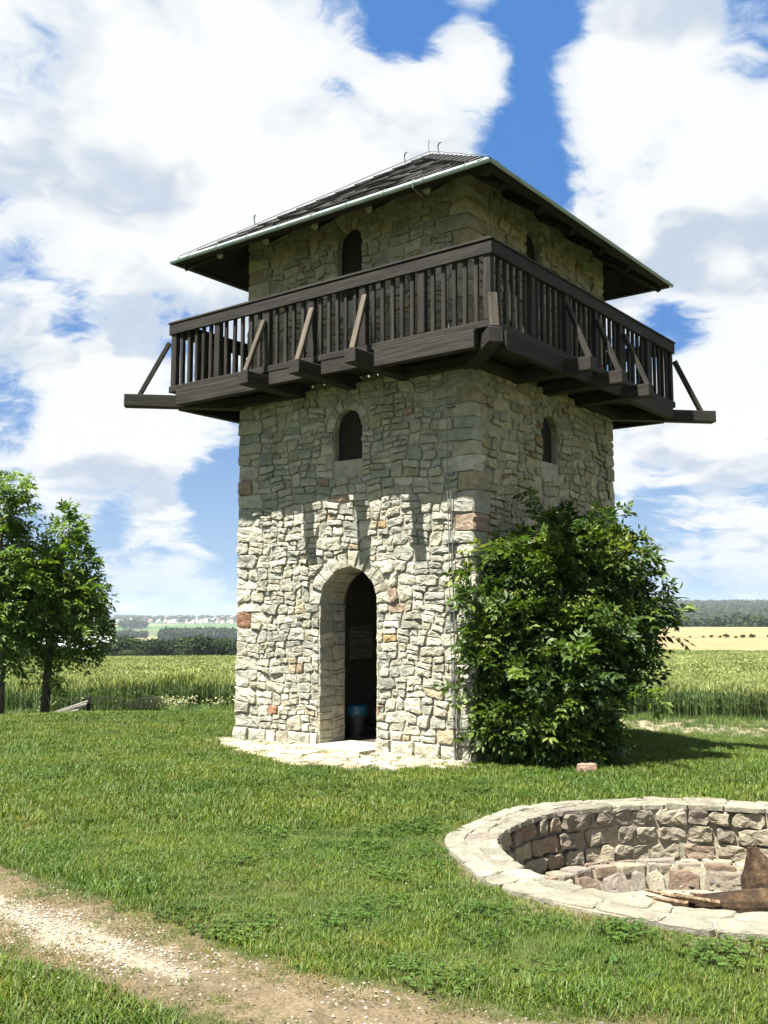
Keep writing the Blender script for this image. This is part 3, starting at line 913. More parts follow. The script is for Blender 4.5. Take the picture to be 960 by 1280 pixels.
# hip caps
for sx, sy in ((1, -1), (-1, -1), (1, 1), (-1, 1)):
    for k in range(13):
        t0, t1 = k / 13, (k + 1.3) / 13
        p0 = Vector((sx * RH * (1 - t0), sy * RH * (1 - t0), ZE + (ZA - ZE) * t0 + .045))
        p1 = Vector((sx * RH * (1 - min(t1, 1)), sy * RH * (1 - min(t1, 1)), ZE + (ZA - ZE) * min(t1, 1) + .022))
        d = (p1 - p0).normalized(); sd = d.cross(Vector((0, 0, 1))).normalized()
        upv = sd.cross(d)
        hb = MB()
        q_ = [p + s_ * sd * .12 - (upv * .05 if s_ else Vector()) for p in (p0, p1) for s_ in (-1, 0, 1)]
        q_ += [p - upv * .02 for p in q_]
        v_ = rg.uniform(.6, 1.2)
        hb.add(q_, [(0, 1, 4, 3), (1, 2, 5, 4), (6, 9, 10, 7), (7, 10, 11, 8), (0, 6, 7, 1), (1, 7, 8, 2), (0, 3, 9, 6), (2, 8, 11, 5)], (.06 * v_, .06 * v_, .057 * v_))
        hb.build('hip_shingle', M_SHINGLE, roof)
# eave trim: bright sheet-metal strip on top of the edge, dark green drip below
for side in range(4):
    f_ = roof_side(side)
    mb_ = MB()
    prof = [(-.075, .010), (-.07, .030), (.05, .038), (.05, .028), (-.055, .012), (-.06, -.012), (-.073, -.012)]
    n_ = len(prof)
    vs_ = []
    for sg in (-1, 1):
        for l, d in prof:
            vs_.append(f_(sg * (RH - l * math.cos(slope)), l, d))
    mb_.add(vs_, [(i, (i + 1) % n_, n_ + (i + 1) % n_, n_ + i) for i in range(n_)])
    mb_.build('eave_flashing', M_ZINC, roof)
    for k in range(9 if side == 0 else 0):
        x = -RH + (k + .5) * 2 * RH / 9
        cb = MB()
        cb.tube([f_(x, -.085, .006), f_(x, -.07, .032), f_(x, .02, .044)], .007, 5)
        cb.build('flashing_clip', M_WIRE, roof)
    # round rafter tails and a wall plate
    for a in (-1.9, -1.02, -.15, .73, 1.6):
        rb_ = MB()
        lin = .16
        top_l = max(.22, min(SL * .5, SL * (1 - abs(a) / RH) - .22))
        rb_.tube([f_(a, lin, -.115), f_(a, top_l, -.115)], .058, 10)
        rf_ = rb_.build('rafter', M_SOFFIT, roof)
        if side: continue
        ec = MB(); ec.tube([f_(a, lin - .006, -.115), f_(a, lin + .01, -.115)], .0565, 10); ec.build('sawn_end', M_GREYWOOD, rf_)
    fb = MB()
    vs_ = []
    for sg in (-1, 1):
        for l, d in ((-.03, -.012), (-.005, -.012), (.04, -.075), (.015, -.085)):
            vs_.append(f_(sg * (RH - l * math.cos(slope) - .01), l, d))
    fb.add(vs_, [(0, 1, 5, 4), (1, 2, 6, 5), (2, 3, 7, 6), (3, 0, 4, 7)])
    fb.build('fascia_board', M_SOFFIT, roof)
for sx, sy in ((1, -1), (-1, -1), (1, 1), (-1, 1)):
    timber('hip_rafter', (sx * (RH - .07), sy * (RH - .07), ZE - .07), (sx * .5, sy * .5, ZE + (ZA - ZE) * (1 - .5 / RH) - .12), .11, .13, M_SOFFIT, roof)

# lightning conductor: wire over the hips, loops at the top, two wires down the front wall
lw = MB()
ft = [(-1, -1), (1, -1)]
for sx, sy in ft:
    pts = []
    for k in range(9):
        t = k / 8
        pts.append((sx * RH * (1 - t) * .99, sy * RH * (1 - t) * .99, ZE + (ZA - ZE) * t + .075 + .006 * math.sin(k * 2.3)))
    lw.tube(pts, .006, 5)
lw.tube([(0, 0, ZA), (0.0, -.02, ZA + .16), (.03, -.05, ZA + .22)], .006, 5)
s1 = HW - .30
zc = [(s1, -RH + .02, ZE + .05), (s1, -RH - .085, ZE + .02), (s1, -RH - .08, ZE - .08), (s1 + .01, -RH + .3, 6.45), (s1, -UH - .10, 6.2), (s1 + .0, -UH - .09, 4.9), (s1 + .0, -HW - .08, 4.55), (s1, -HW - .075, 3.2), (s1 + .03, -HW - .08, 1.6), (s1 + .07, -HW - .085, 0.25), (s1 + .075, -HW - .085, -.05)]
lw.tube(zc, .0065, 5)
lw.tube([(x + .045 + .01 * math.sin(z), y, z) for x, y, z in zc if z < 3.3], .0065, 5)
con = lw.build('lightning_conductor', M_WIRE, tower)
pc = MB(); pc.tube([(s1 + .085, -HW - .085, -.05), (s1 + .075, -HW - .085, 1.15)], .014, 8); pc.build('conductor_pipe', M_WIRE, con)
for z in (4.1, 3.3, 2.5, 1.7, .9):
    cb = MB(); cb.box(s1 - .02, s1 + .09, -HW - .09, -HW + .01, z - .008, z + .008); cb.build('wire_bracket', M_WIRE, con)
for t, sgn_ in ((.30, -1), (.90, -1), (.80, 1)):
    hk = MB()
    p = Vector((sgn_ * RH * (1 - t), -RH * (1 - t), ZE + (ZA - ZE) * t + .05))
    hk.tube([p, p + Vector((.0, -.02, .10)), p + Vector((.05, -.05, .13)), p + Vector((.10, -.10, .09))], .010, 6)
    hk.build('wire_holder', M_ZINC, con)

# ------------------------------------------------------------------ inside the door
pb = empty('plank_board', (*world_st(3.24, 1.98), 1.02), TROT + math.pi / 2, 'dim grey plank board hung on the inner wall behind the doorway', 'board')
for k in range(5):
    timber('plank', (-.27, 0, .05 + k * .105), (.27, 0, .05 + k * .105), .025, .098, M_GREYWOOD, pb, seed=k)
timber('batten', (-.2, .025, .0), (-.2, .025, .53), .05, .025, M_GREYWOOD, pb)
timber('batten', (.2, .025, .0), (.2, .025, .53), .05, .025, M_GREYWOOD, pb)
bx_, by_ = world_st(2.46, 0.92)
bin_ = empty('waste_bin', (bx_, by_, .03), 0, 'dark waste bin with blue liner just inside the doorway', 'bin')
b = MB()
prof = [(.09, 0), (.095, .02), (.12, .36), (.128, .37), (.128, .395), (.115, .395), (.09, .05)]
n_ = 20
vs_ = [(r_ * math.cos(2 * math.pi * k / n_), r_ * math.sin(2 * math.pi * k / n_), z) for r_, z in prof for k in range(n_)]
fs_ = [(i * n_ + k, i * n_ + (k + 1) % n_, (i + 1) * n_ + (k + 1) % n_, (i + 1) * n_ + k) for i in range(len(prof) - 1) for k in range(n_)]
b.add(vs_, fs_ + [tuple(range(n_))]); b.build('bin_body', M_BLACKBIN, bin_, True)
b = MB()
prof = [(.132, .29), (.150, .34), (.145, .39), (.152, .42), (.130, .43), (.11, .38), (.08, .27)]
vs_ = [((r_ + .012 * math.sin(5 * k + i * 2)) * math.cos(2 * math.pi * k / n_), (r_ + .012 * math.sin(5 * k + i * 2)) * math.sin(2 * math.pi * k / n_), z + .012 * math.sin(3 * k + i)) for i, (r_, z) in enumerate(prof) for k in range(n_)]
b.add(vs_, fs_); b.build('liner', M_BLUEBAG, bin_, True)

# ------------------------------------------------------------------ paving before the door
apron = empty('stone_paving', (*world_st(1.95, -.6), 0), TROT, 'worn pale flagstone paving laid in front of the tower doorway', 'paving')
rg = random.Random(5)
for P in rubble(-2.35, 2.2, -.95, .62, rg, .05, 3.0, .03):
    cx_ = sum(p[0] for p in P) / len(P); cy_ = sum(p[1] for p in P) / len(P)
    s_, t_ = 1.95 - cx_, cy_ - .6
    wx, wy = world_st(s_, t_)
    if t_ > -.04 or apron_d(wx, wy) > .98 + rg.uniform(-.14, .12): continue
    if 1.36 < s_ < 2.35 and t_ > -.38: continue
    if rg.random() < .10: continue
    V, F = stone_mesh(P, rg, .012, (.012, .030), -.04, .08, rough=.35)
    c_ = stone_col(rg, [((.66, .58, .40), 4), ((.58, .50, .34), 3), ((.70, .64, .48), 3), ((.48, .44, .33), 1)])
    link('slab', mesh('slab', [(x, z, d) for x, z, d in V], [tuple(f) for f in F], [c_] * len(V)), M_STONE, apron)

# ------------------------------------------------------------------ fire pit
pit = empty('fire_pit', (PIT[0], PIT[1], 0), 0, 'round sunken stone fire pit ringed with flat slabs in the lawn', 'fire pit')
RO, RI, RLED = 1.95, 1.62, 1.42
PZ = -.42
b = MB()
n_ = 72
prof = [(RO - .015, -.25), (RO - .02, .028), (RI + .015, .034), (RI + .012, PZ), (RLED, PZ), (RLED - .05, PZ - .18), (.9, PZ - .06), (0.02, PZ + .04)]
vs_ = []
for i, (r_, z) in enumerate(prof):
    for k in range(n_):
        a = 2 * math.pi * k / n_
        w_ = .02 * math.sin(5 * a + i) if 0 < i < 7 else 0
        vs_.append(((r_ + w_) * math.cos(a), (r_ + w_) * math.sin(a), z))
fs_ = [(i * n_ + (k + 1) % n_, i * n_ + k, (i + 1) * n_ + k, (i + 1) * n_ + (k + 1) % n_) for i in range(len(prof) - 1) for k in range(n_)]
b.add(vs_, [tuple(reversed(f)) for f in fs_], (.40, .36, .275))
core = b.build('masonry_ring', M_MORTAR, pit)
PITPAL = [((.40, .35, .26), 4), ((.36, .32, .25), 3), ((.29, .25, .20), 3), ((.32, .245, .18), 2.5), ((.27, .195, .145), 1.8), ((.46, .41, .31), 3), ((.33, .285, .25), 2)]
RIMPAL = [((.35, .33, .265), 4), ((.345, .32, .25), 4), ((.335, .29, .245), 1.5), ((.40, .37, .29), 2), ((.30, .275, .215), 1)]
rg = random.Random(15)
# rim slabs: polygons in (angle*R, r)
Rm = (RO + RI) / 2
for P in rubble(-math.pi * Rm, math.pi * Rm, RI - .03, RO + .01, rg, .062, 1.0, .018):
    V, F = stone_mesh(P, rg, .006, (.003, .014), -.03, .06, rough=.7)
    vs_ = []
    for x, r_, d in V:
        a = x / Rm
        rj = r_ + .03 * math.sin(9 * a) * (1 if r_ > Rm else .4)
        vs_.append((rj * math.cos(a), rj * math.sin(a), .032 + d))
    F = [tuple(reversed(f)) for f in F]
    link('rim_slab', mesh('rim_slab', vs_, F, [stone_col(rg, RIMPAL)] * len(vs_)), M_PITSTONE, pit)
# three courses of the inner wall
zc0 = PZ
hs = [.15, .145, .135]
for row, h in enumerate(hs):
    x = 0; L = 2 * math.pi * RI
    off = rg.uniform(0, .3)
    while x < L - .02:
        w = rg.uniform(.13, .36)
        if x + w > L - .22: w = L - x
        P = []
        for (px, pz) in ((x, zc0), (x + w, zc0), (x + w, zc0 + h), (x, zc0 + h)):
            P.append((px + rg.uniform(-.014, .014), pz + rg.uniform(-.016, .016)))
        c0 = min(w, h) * .34
        Q = []
        for i in range(4):
            p, a_, b_ = P[i], P[i - 1], P[(i + 1) % 4]
            for o_ in (a_, b_):
                l = math.hypot(o_[0] - p[0], o_[1] - p[1]); kk = rg.uniform(.3, 1.) * c0
                Q.append((p[0] + (o_[0] - p[0]) / l * kk, p[1] + (o_[1] - p[1]) / l * kk))
        V, F = stone_mesh(Q, rg, .012, (.012, .040), -.04, .045, rough=1.7)
        vs_ = []
        for xx, z, d in V:
            a = (xx + off) / RI
            r_ = RI - d
            vs_.append((r_ * math.cos(a), r_ * math.sin(a), z))
        F = [tuple(reversed(f)) for f in F]
        link('wall_stone', mesh('wall_stone', vs_, F, [stone_col(rg, PITPAL)] * len(vs_)), M_PITSTONE, pit)
        x += w
    zc0 += h
# ledge slabs
for P in rubble(-math.pi * 1.52, math.pi * 1.52, RLED - .03, RI - .02, rg, .04, 4.0, .02):
    V, F = stone_mesh(P, rg, .012, (.012, .035), -.05, .10, rough=.6)
    vs_ = [(r_ * math.cos(x / 1.52), r_ * math.sin(x / 1.52), PZ + d) for x, r_, d in V]
    link('ledge_slab', mesh('ledge_slab', vs_, [tuple(reversed(f)) for f in F], [stone_col(rg, PITPAL)] * len(vs_)), M_PITSTONE, pit)
x = 0; L = 2 * math.pi * RLED
while x < L - .02:
    w = rg.uniform(.16, .38)
    if x + w > L - .3: w = L - x
    P = [(x, PZ - .25), (x + w, PZ - .25), (x + w - rg.uniform(0, .05), PZ - rg.uniform(.0, .07)), (x + w * rg.uniform(.3, .7), PZ - .005), (x + rg.uniform(0, .05), PZ - rg.uniform(0, .07))]
    V, F = stone_mesh(P, rg, .012, (.02, .05), -.03, .09, rough=1)
    vs_ = []
    for xx, z, d in V:
        r_ = RLED - d + (z - PZ) * .35
        vs_.append((r_ * math.cos(xx / RLED), r_ * math.sin(xx / RLED), z))
    link('wall_stone', mesh('wall_stone', vs_, [tuple(reversed(f)) for f in F], [stone_col(rg, PITPAL)] * len(vs_)), M_PITSTONE, pit)
    x += w

# logs and sticks in the pit
PF = PZ - .02
def lump(name, pts, radii, mat, n=12, seed=0, amp=.12, parent=None):
    """a rough log: ring radii jittered by noise"""
    mb_ = MB(); mb_.tube(pts, radii, n)
    rg_ = random.Random(seed)
    V = []
    for v in mb_.v:
        q_ = Vector(v)
        d = noise.noise_vector(q_ * 4 + Vector((seed, 0, 0)))
        V.append(q_ + d * amp * (sum(radii) / len(radii)))
    return link(name, mesh(name, V, mb_.f, [(1, 1, 1)] * len(V)), mat, parent)
log = empty('charred_log', (2.62, 6.98, PF), 0, 'brown log with charred underside lying in the fire pit', 'log')
lump('trunk', [(-.60, .10, .10), (-.45, .07, .13), (-.1, .0, .15), (.35, -.05, .16), (.8, -.08, .16), (.95, -.1, .15)], [.03, .075, .10, .115, .12, .10], M_LOG, 14, 3, .55, log)
lump('charred_side', [(-.52, .05, .07), (-.1, -.035, .09), (.4, -.09, .09), (.85, -.12, .09)], [.05, .095, .11, .09], M_CHAR, 10, 8, .3, log)
stump = empty('split_stump', (2.86, 7.42, PF - .04), 0.2, 'broken reddish brown stump with pointed split top in the pit', 'stump')
mb_ = MB()
KZ = .84
secs = [(0, [(-.34, -.16), (0, -.27), (.36, -.2), (.42, .1), (.1, .22), (-.26, .14)]), (.12, [(-.33, -.14), (-.02, -.22), (.28, -.15), (.32, .1), (.06, .2), (-.27, .12)]),
        (.25, [(-.31, -.10), (-.10, -.15), (.10, -.09), (.13, .07), (-.02, .14), (-.27, .09)]), (.40, [(-.29, -.06), (-.19, -.09), (-.07, -.05), (-.05, .03), (-.12, .09), (-.26, .06)]), (.55, [(-.27, -.02), (-.24, -.035), (-.20, -.02), (-.19, .01), (-.22, .03), (-.26, .02)])]
vs_ = [(x, y, z * KZ + rng.uniform(-.01, .01)) for z, ring in secs for x, y in ring]
fs_ = [(i * 6 + k, i * 6 + (k + 1) % 6, (i + 1) * 6 + (k + 1) % 6, (i + 1) * 6 + k) for i in range(4) for k in range(6)] + [tuple(24 + k for k in range(6))]
me = mesh('heartwood', vs_, fs_)
bm = bmesh.new(); bm.from_mesh(me)
bmesh.ops.subdivide_edges(bm, edges=bm.edges[:], cuts=3, use_grid_fill=True)
for v in bm.verts:
    q_ = v.co.copy()
    v.co += noise.noise_vector(Vector((q_.x * 11, q_.y * 11, q_.z * 4))) * .030 + noise.noise_vector(Vector((q_.x * 30, q_.y * 30, q_.z * 9))) * .012
bm.to_mesh(me); bm.free()
link('heartwood', me, M_LOG, stump)
lump('bark_shell', [(.26, -.04, .02), (.30, -.03, .10), (.36, 0, .18)], [.15, .12, .05], M_LOG, 9, 5, .3, stump)
ash_ = MB()
rga = random.Random(8)
for k in range(260):
    a_, r2 = rga.uniform(0, 6.28), 1.15 * math.sqrt(rga.random())
    px, py = r2 * math.cos(a_), r2 * math.sin(a_)
    pz = PZ + .04 - .14 * (r2 / 1.25) ** 1.5 + .01
    q_ = rga.uniform(.012, .045)
    d_ = [Vector((rga.uniform(-1, 1), rga.uniform(-1, 1), rga.uniform(-.2, .6))) * q_ for _ in range(4)]
    c_ = rga.choice([(.05, .045, .04), (.12, .11, .10), (.20, .15, .09), (.28, .26, .23)])
    ash_.add([Vector((px, py, pz)) + v_ for v_ in d_], [(0, 1, 2), (0, 2, 3), (0, 3, 1), (1, 3, 2)], c_)
tag(ash_.build('ash_and_chips', M_PITSTONE, pit), kind='stuff')
for k in range(11):
    a = rng.uniform(-.5, .5) + math.pi
    L_ = rng.uniform(.22, .5)
    x, y = 2.12 + rng.uniform(-.16, .28), 6.86 + rng.uniform(-.15, .25)
    mb_ = MB()
    dx, dy = math.cos(a) * L_, math.sin(a) * L_ * .8
    z0_ = PZ + .05 + .03 * (k % 4)
    mb_.tube([(0, 0, 0), (dx * .5, dy * .5 + .02, L_ * .10), (dx, dy, L_ * .22)], [.024, .019, .009], 6)
    o = mb_.build('stick', M_STICK)
    o.location = (x, y, z0_)
    tag(o, 'dry brown kindling stick lying beside the charred log in the pit', 'stick', 'kindling sticks in the fire pit')

# ------------------------------------------------------------------ foliage
def leaflets(C, D, N, L, Wd):
    """folded leaf quads: centre base C, direction D, normal N, length L, width W (arrays)"""
    D = D / np.linalg.norm(D, axis=1, keepdims=True)
    S_ = np.cross(D, N); S_ /= np.linalg.norm(S_, axis=1, keepdims=True) + 1e-9
    Nn = np.cross(S_, D)
    L = L[:, None]; Wd = Wd[:, None]
    base = C; tip = C + D * L - Nn * L * .12
    l_ = C + D * L * .45 + S_ * Wd * .5 + Nn * Wd * .14
    r_ = C + D * L * .45 - S_ * Wd * .5 + Nn * Wd * .14
    n = len(C)
    V = np.stack([base, l_, tip, r_], 1).reshape(-1, 3)
    i = np.arange(n)[:, None] * 4
    F = np.concatenate([i + [0, 2, 1], i + [0, 3, 2]], 1).reshape(-1, 3)
    return V, F
def sprays(centers, outward, n_leaf, pairs, leaf_len, ll, lw_, rnd, droop=.35, bend=None):
    """pinnate compound leaves around every centre; returns leaf arrays and the index of the spray"""
    Cs, Ds, Ns, Ls, Ws, Id = [], [], [], [], [], []
    m = len(centers)
    for k in range(n_leaf):
        d = outward + rnd.normal(0, .75, (m, 3)); d[:, 2] += .15
        if bend is not None: d = d + bend
        d /= np.linalg.norm(d, axis=1, keepdims=True)
        up_ = np.array([0, 0, 1.0]) + outward * .55 + rnd.normal(0, .38, (m, 3))
        side = np.cross(d, up_); side /= np.linalg.norm(side, axis=1, keepdims=True) + 1e-9
        nrm = np.cross(side, d)
        len_ = leaf_len * rnd.uniform(.7, 1.25, m)
        for j in range(pairs):
            t = (j + .6) / pairs
            p = centers + d * (len_ * t)[:, None] - np.array([0, 0, 1.0]) * (droop * len_ * t * t)[:, None]
            for sg in ((-1, 1) if j < pairs - 1 else (-1, 0, 1)):
                dd = d * (.55 if sg else 1) + side * sg * .8 + rnd.normal(0, .12, (m, 3)) - np.array([0, 0, .22])
                Cs.append(p); Ds.append(dd); Ns.append(nrm + rnd.normal(0, .25, (m, 3)))
                sz_ = rnd.uniform(.55, 1.3, m); Ls.append(ll * sz_); Ws.append(lw_ * sz_ * rnd.uniform(.8, 1.2, m)); Id.append(np.arange(m))
    return [np.concatenate(q_) for q_ in (Cs, Ds, Ns, Ls, Ws, Id)]
def crown_mesh(name, centers, outward, cols, n_leaf, pairs, leaf_len, ll, lw_, rnd, droop=.35, bend=None):
    C_, D_, N_, L_, W_, I_ = sprays(centers, outward, n_leaf, pairs, leaf_len, ll, lw_, rnd, droop, bend)
    V, F = leaflets(C_, D_, N_, L_, W_)
    cc = cols[I_] * rnd.uniform(.78, 1.22, (len(I_), 1))
    return npmesh(name, V, F, np.repeat(cc, 4, axis=0))
def lobe_points(lobes_, rnd, dens):
    P, O = [], []
    for cx, cy, cz, rx, ry, rz in lobes_:
        n = int(dens * (rx * ry + rx * rz + ry * rz))
        d = rnd.normal(0, 1, (n, 3)); d /= np.linalg.norm(d, axis=1, keepdims=True)
        rad = rnd.uniform(.45, 1.0, n) ** .55 * (1 + .14 * np.sin(5 * d[:, 0] + 3 * d[:, 2] + cx * 9) + .10 * np.sin(9 * d[:, 1] + 7 * d[:, 2]))
        P.append(np.array([cx, cy, cz]) + d * rad[:, None] * np.array([rx, ry, rz])); O.append(d)
    return np.vstack(P), np.vstack(O)

# elder bush against the right wall
bxy = (2.19, 11.72)
bush = empty('elder_bush', (bxy[0], bxy[1], 0), 0, 'big dark green elder bush growing against the shaded tower wall', 'bush')
rnd = np.random.default_rng(4)
bl = [(-.50, -.25, .65, .62, .50, .62), (-.05, -.15, .60, .50, .45, .60), (-.45, -.15, 1.50, .68, .5, .62), (.20, .0, 1.35, .68, .5, .65),
      (-.55, -.10, 2.15, .52, .42, .42), (.15, .05, 2.25, .55, .42, .42), (-.10, .05, 2.55, .40, .3, .28), (.62, .10, 2.30, .34, .3, .26),
      (.85, .10, 1.70, .30, .28, .26), (.58, .05, 1.20, .32, .28, .30), (-1.08, -.30, 1.95, .22, .2, .24), (-1.02, -.32, 1.15, .26, .25, .40), (-.85, -.3, .35, .34, .3, .3), (.0, -.35, .26, .5, .3, .22)]
P, O = lobe_points(bl, rnd, 215)
tw = np.array([(1.02, .1, 1.98), (1.10, .12, 1.90), (1.18, .1, 1.84), (1.02, .12, 1.62), (1.12, .15, 1.56), (1.16, .12, 1.48), (.95, .1, 1.4), (.80, .1, 2.52), (.90, .1, 2.46), (.40, .1, 2.72), (.85, .1, 1.1), (.9, .05, .95), (1.22, .1, 1.76), (1.28, .1, 1.70), (1.2, .1, 1.40), (1.05, .1, 2.0), (.98, .1, 2.08), (-1.2, -.3, 2.1), (-1.25, -.3, 1.6), (-.2, .05, 2.9), (-.5, 0, 2.6)])
sh_i = rnd.choice(len(P), 260, replace=False)
sh_p, sh_o = [], []
for i in sh_i:
    if O[i, 1] > .5 or P[i, 0] < -.95 or P[i, 2] < .5 or P[i, 0] > .52: continue
    d_ = O[i] * np.array([1, .7, .6]) + np.array([0, 0, .35]); d_ /= np.linalg.norm(d_)
    for q_ in (.12, .24, .36, .46)[:rnd.integers(1, 5)]:
        sh_p.append(P[i] + d_ * q_ * 1.1); sh_o.append(d_)
P = np.vstack([P, np.array(sh_p)]); O = np.vstack([O, np.array(sh_o)])
P = np.vstack([P, tw]); O = np.vstack([O, np.tile([.8, 0, .3], (len(tw), 1))])
wx, wy = P[:, 0] + bxy[0], P[:, 1] + bxy[1]
s_, t_ = (wx - CX) * UX + (wy - CY) * UY, (wx - CX) * VX + (wy - CY) * VY
ok = ~((s_ > -.06) & (t_ > -.10)) & (P[:, 2] > .06)
P, O = P[ok], O[ok]
base_c = np.array([(.040, .082, .016), (.064, .122, .021), (.10, .175, .027), (.155, .235, .034), (.25, .31, .05)])
clump = .5 + .5 * np.sin(4.1 * P[:, 0] + 2.0 * np.sin(3.3 * P[:, 2]) + 1.0) * np.sin(3.7 * P[:, 2] + 1.6 * np.sin(4.4 * P[:, 0]) + .4)
pk = np.clip((rnd.normal(0, .9, len(P)) + 3.4 * clump).astype(int), 0, 4)
cols = base_c[pk]
link('crown', crown_mesh('crown', P, O, cols, 3, 3, .21, .100, .044, rnd, .35), M_LEAF, bush)
# yellowish flower heads
top = np.where((O[:, 2] > .0) & (O[:, 1] < .35))[0]
sel = rnd.choice(top, min(60, len(top)), replace=False)
fp = []
for i in sel:
    c0 = P[i] + O[i] * .14 + np.array([0, -.03, .10])
    fp.append(c0 + rnd.normal(0, 1, (26, 3)) * np.array([.06, .06, .016]))
fp = np.vstack(fp)
V, F = leaflets(fp, rnd.normal(0, 1, (len(fp), 3)), np.tile([0, 0, 1.0], (len(fp), 1)) + rnd.normal(0, .3, (len(fp), 3)), np.full(len(fp), .030), np.full(len(fp), .024))
link('flower_heads', npmesh('flower_heads', V, F, np.tile([.27, .31, .085], (len(V), 1))), M_LEAF, bush)
for k in range(10):
    mb_ = MB()
    a = rng.uniform(0, 6.28); e = rng.uniform(.3, .8); hgt = rng.uniform(1.4, 2.5)
    x0, y0 = .25 * math.cos(a) - .1, .2 * math.sin(a) - .1
    x1, y1 = x0 + e * math.cos(a), y0 + .5 * e * math.sin(a)
    wxx, wyy = world_st(-.2, 1)
    ss_, tt_ = st(x1 + bxy[0], y1 + bxy[1])
    if ss_ > -.1: x1 += (ss_ + .15) * .8; y1 -= (ss_ + .15) * .6
    mb_.tube([(x0, y0, -.05), (x0 * .6 + x1 * .4, y0 * .6 + y1 * .4, hgt * .4), (x1, y1, hgt)], [.035, .024, .008], 7)
    mb_.build('stem', M_BARK, bush, True)
mb_ = MB(); mb_.tube([(.2, 0, 1.2), (.6, .08, 1.65), (.95, .1, 1.9), (1.2, .12, 1.80)], [.02, .014, .008, .004], 6); mb_.build('branch', M_BARK, bush, True)

# two young ash trees at the field edge
def ash(loc, h, label, lobes_, seed, trunk):
    t = empty('ash_tree', loc, 0, label, 'tree', 'young trees at the field edge')
    rnd_ = np.random.default_rng(seed)
    P_, O_ = lobe_points(lobes_, rnd_, 120)
    cc = np.array([(.095, .18, .027), (.13, .235, .033), (.18, .30, .044), (.25, .355, .055)])[rnd_.choice(4, len(P_), p=[.28, .34, .25, .13])]
    link('crown', crown_mesh('crown', P_, O_, cc, 3, 4, .27, .115, .042, rnd_, .25, np.array([.75, .1, .05])), M_LEAF, t)
    mb__ = MB(); mb__.tube(trunk, [.085, .072, .060, .042, .015], 9); tr = mb__.build('trunk', M_BARK, t, True)
    rg_ = random.Random(seed)
    top_ = Vector(trunk[2])
    for lx, ly, lz, rx, ry, rz in lobes_:
        mb__ = MB(); q_ = Vector((lx, ly, lz))
        st_ = Vector(trunk[1]).lerp(Vector(trunk[3]), rg_.uniform(.1, .9))
        mb__.tube([st_, (st_ + q_) / 2 + Vector((0, 0, -.1)), q_], [.032, .022, .008], 6)
        mb__.build('branch', M_BARK, t, True)
    return t
ash((-6.02, 18.1, tz(-6.02, 18.1)), 4, 'young green ash tree beside the collapsed plank bench',
    [(.05, 0, 2.0, .62, .5, .55), (.22, 0, 2.75, .46, .4, .42), (-.15, .1, 2.6, .45, .4, .42), (.42, 0, 2.1, .40, .36, .42), (.62, .0, 1.65, .32, .3, .30), (.22, 0, 3.25, .26, .24, .30), (-.3, 0, 1.55, .42, .4, .34), (-.38, -.1, 2.1, .45, .4, .5), (.35, 0, 1.25, .34, .3, .22), (.02, -.1, .75, .22, .2, .16), (.72, 0, 2.15, .24, .24, .28), (.3, 0, 3.5, .12, .12, .2), (.8, 0, 1.35, .16, .16, .12)], 5,
    [(-.03, 0, -.1), (0, 0, .8), (.05, 0, 1.6), (.12, 0, 2.4), (.2, 0, 3.3)])
ash((-6.66, 17.55, tz(-6.66, 17.55)), 4.5, 'taller young ash tree growing a step away from the bench',
    [(-.2, 0, 2.0, .65, .5, .6), (.0, 0, 2.8, .5, .4, .5), (-.35, 0, 2.9, .5, .45, .5), (.14, 0, 3.55, .28, .25, .26), (-.12, 0, 3.85, .32, .3, .26), (.1, 0, 4.0, .16, .16, .18), (.30, 0, 2.3, .4, .35, .5), (.12, 0, 1.6, .36, .33, .36), (.0, 0, 1.05, .3, .3, .22), (-.7, 0, 2.2, .5, .5, .6)], 6,
    [(0.0, 0, -.1), (.02, 0, .8), (0, 0, 1.7), (-.05, 0, 2.6), (-.1, 0, 3.6)])

# collapsed bench by the tree
bn = empty('collapsed_bench', (-5.42, 17.55, tz(-5.42, 17.55)), .12, 'collapsed silver grey plank bench at the foot of a young tree', 'bench')
for k, (p0, p1, w) in enumerate((((-.36, -.1, .05), (.30, -.05, .27), .13), ((-.34, .06, .04), (.34, .1, .24), .12), ((-.30, -.2, .03), (.18, -.22, .14), .11), ((-.12, -.3, .02), (.30, -.26, .10), .10))):
    timber('plank', p0, p1, w, .03, M_GREYWOOD, bn, seed=k)
timber('leg', (.30, .0, -.05), (.31, .0, .36), .06, .06, M_WOOD, bn)
timber('leg', (.10, .08, -.05), (.10, .08, .16), .06, .06, M_WOOD, bn)
# loose stone near the bush
rg = random.Random(3)
V, F = stone_mesh([(-.10, -.05), (-.02, -.07), (.10, -.04), (.09, .05), (-.03, .07), (-.10, .03)], rg, 0, (.07, .08), -.02, .06)
o = link('loose_stone', mesh('loose_stone', V, F, [(.50, .32, .24)] * len(V)), M_STONE)
o.location = (2.14, 10.78, .02)
tag(o, 'small reddish loose stone lying in the grass before the bush', 'stone')

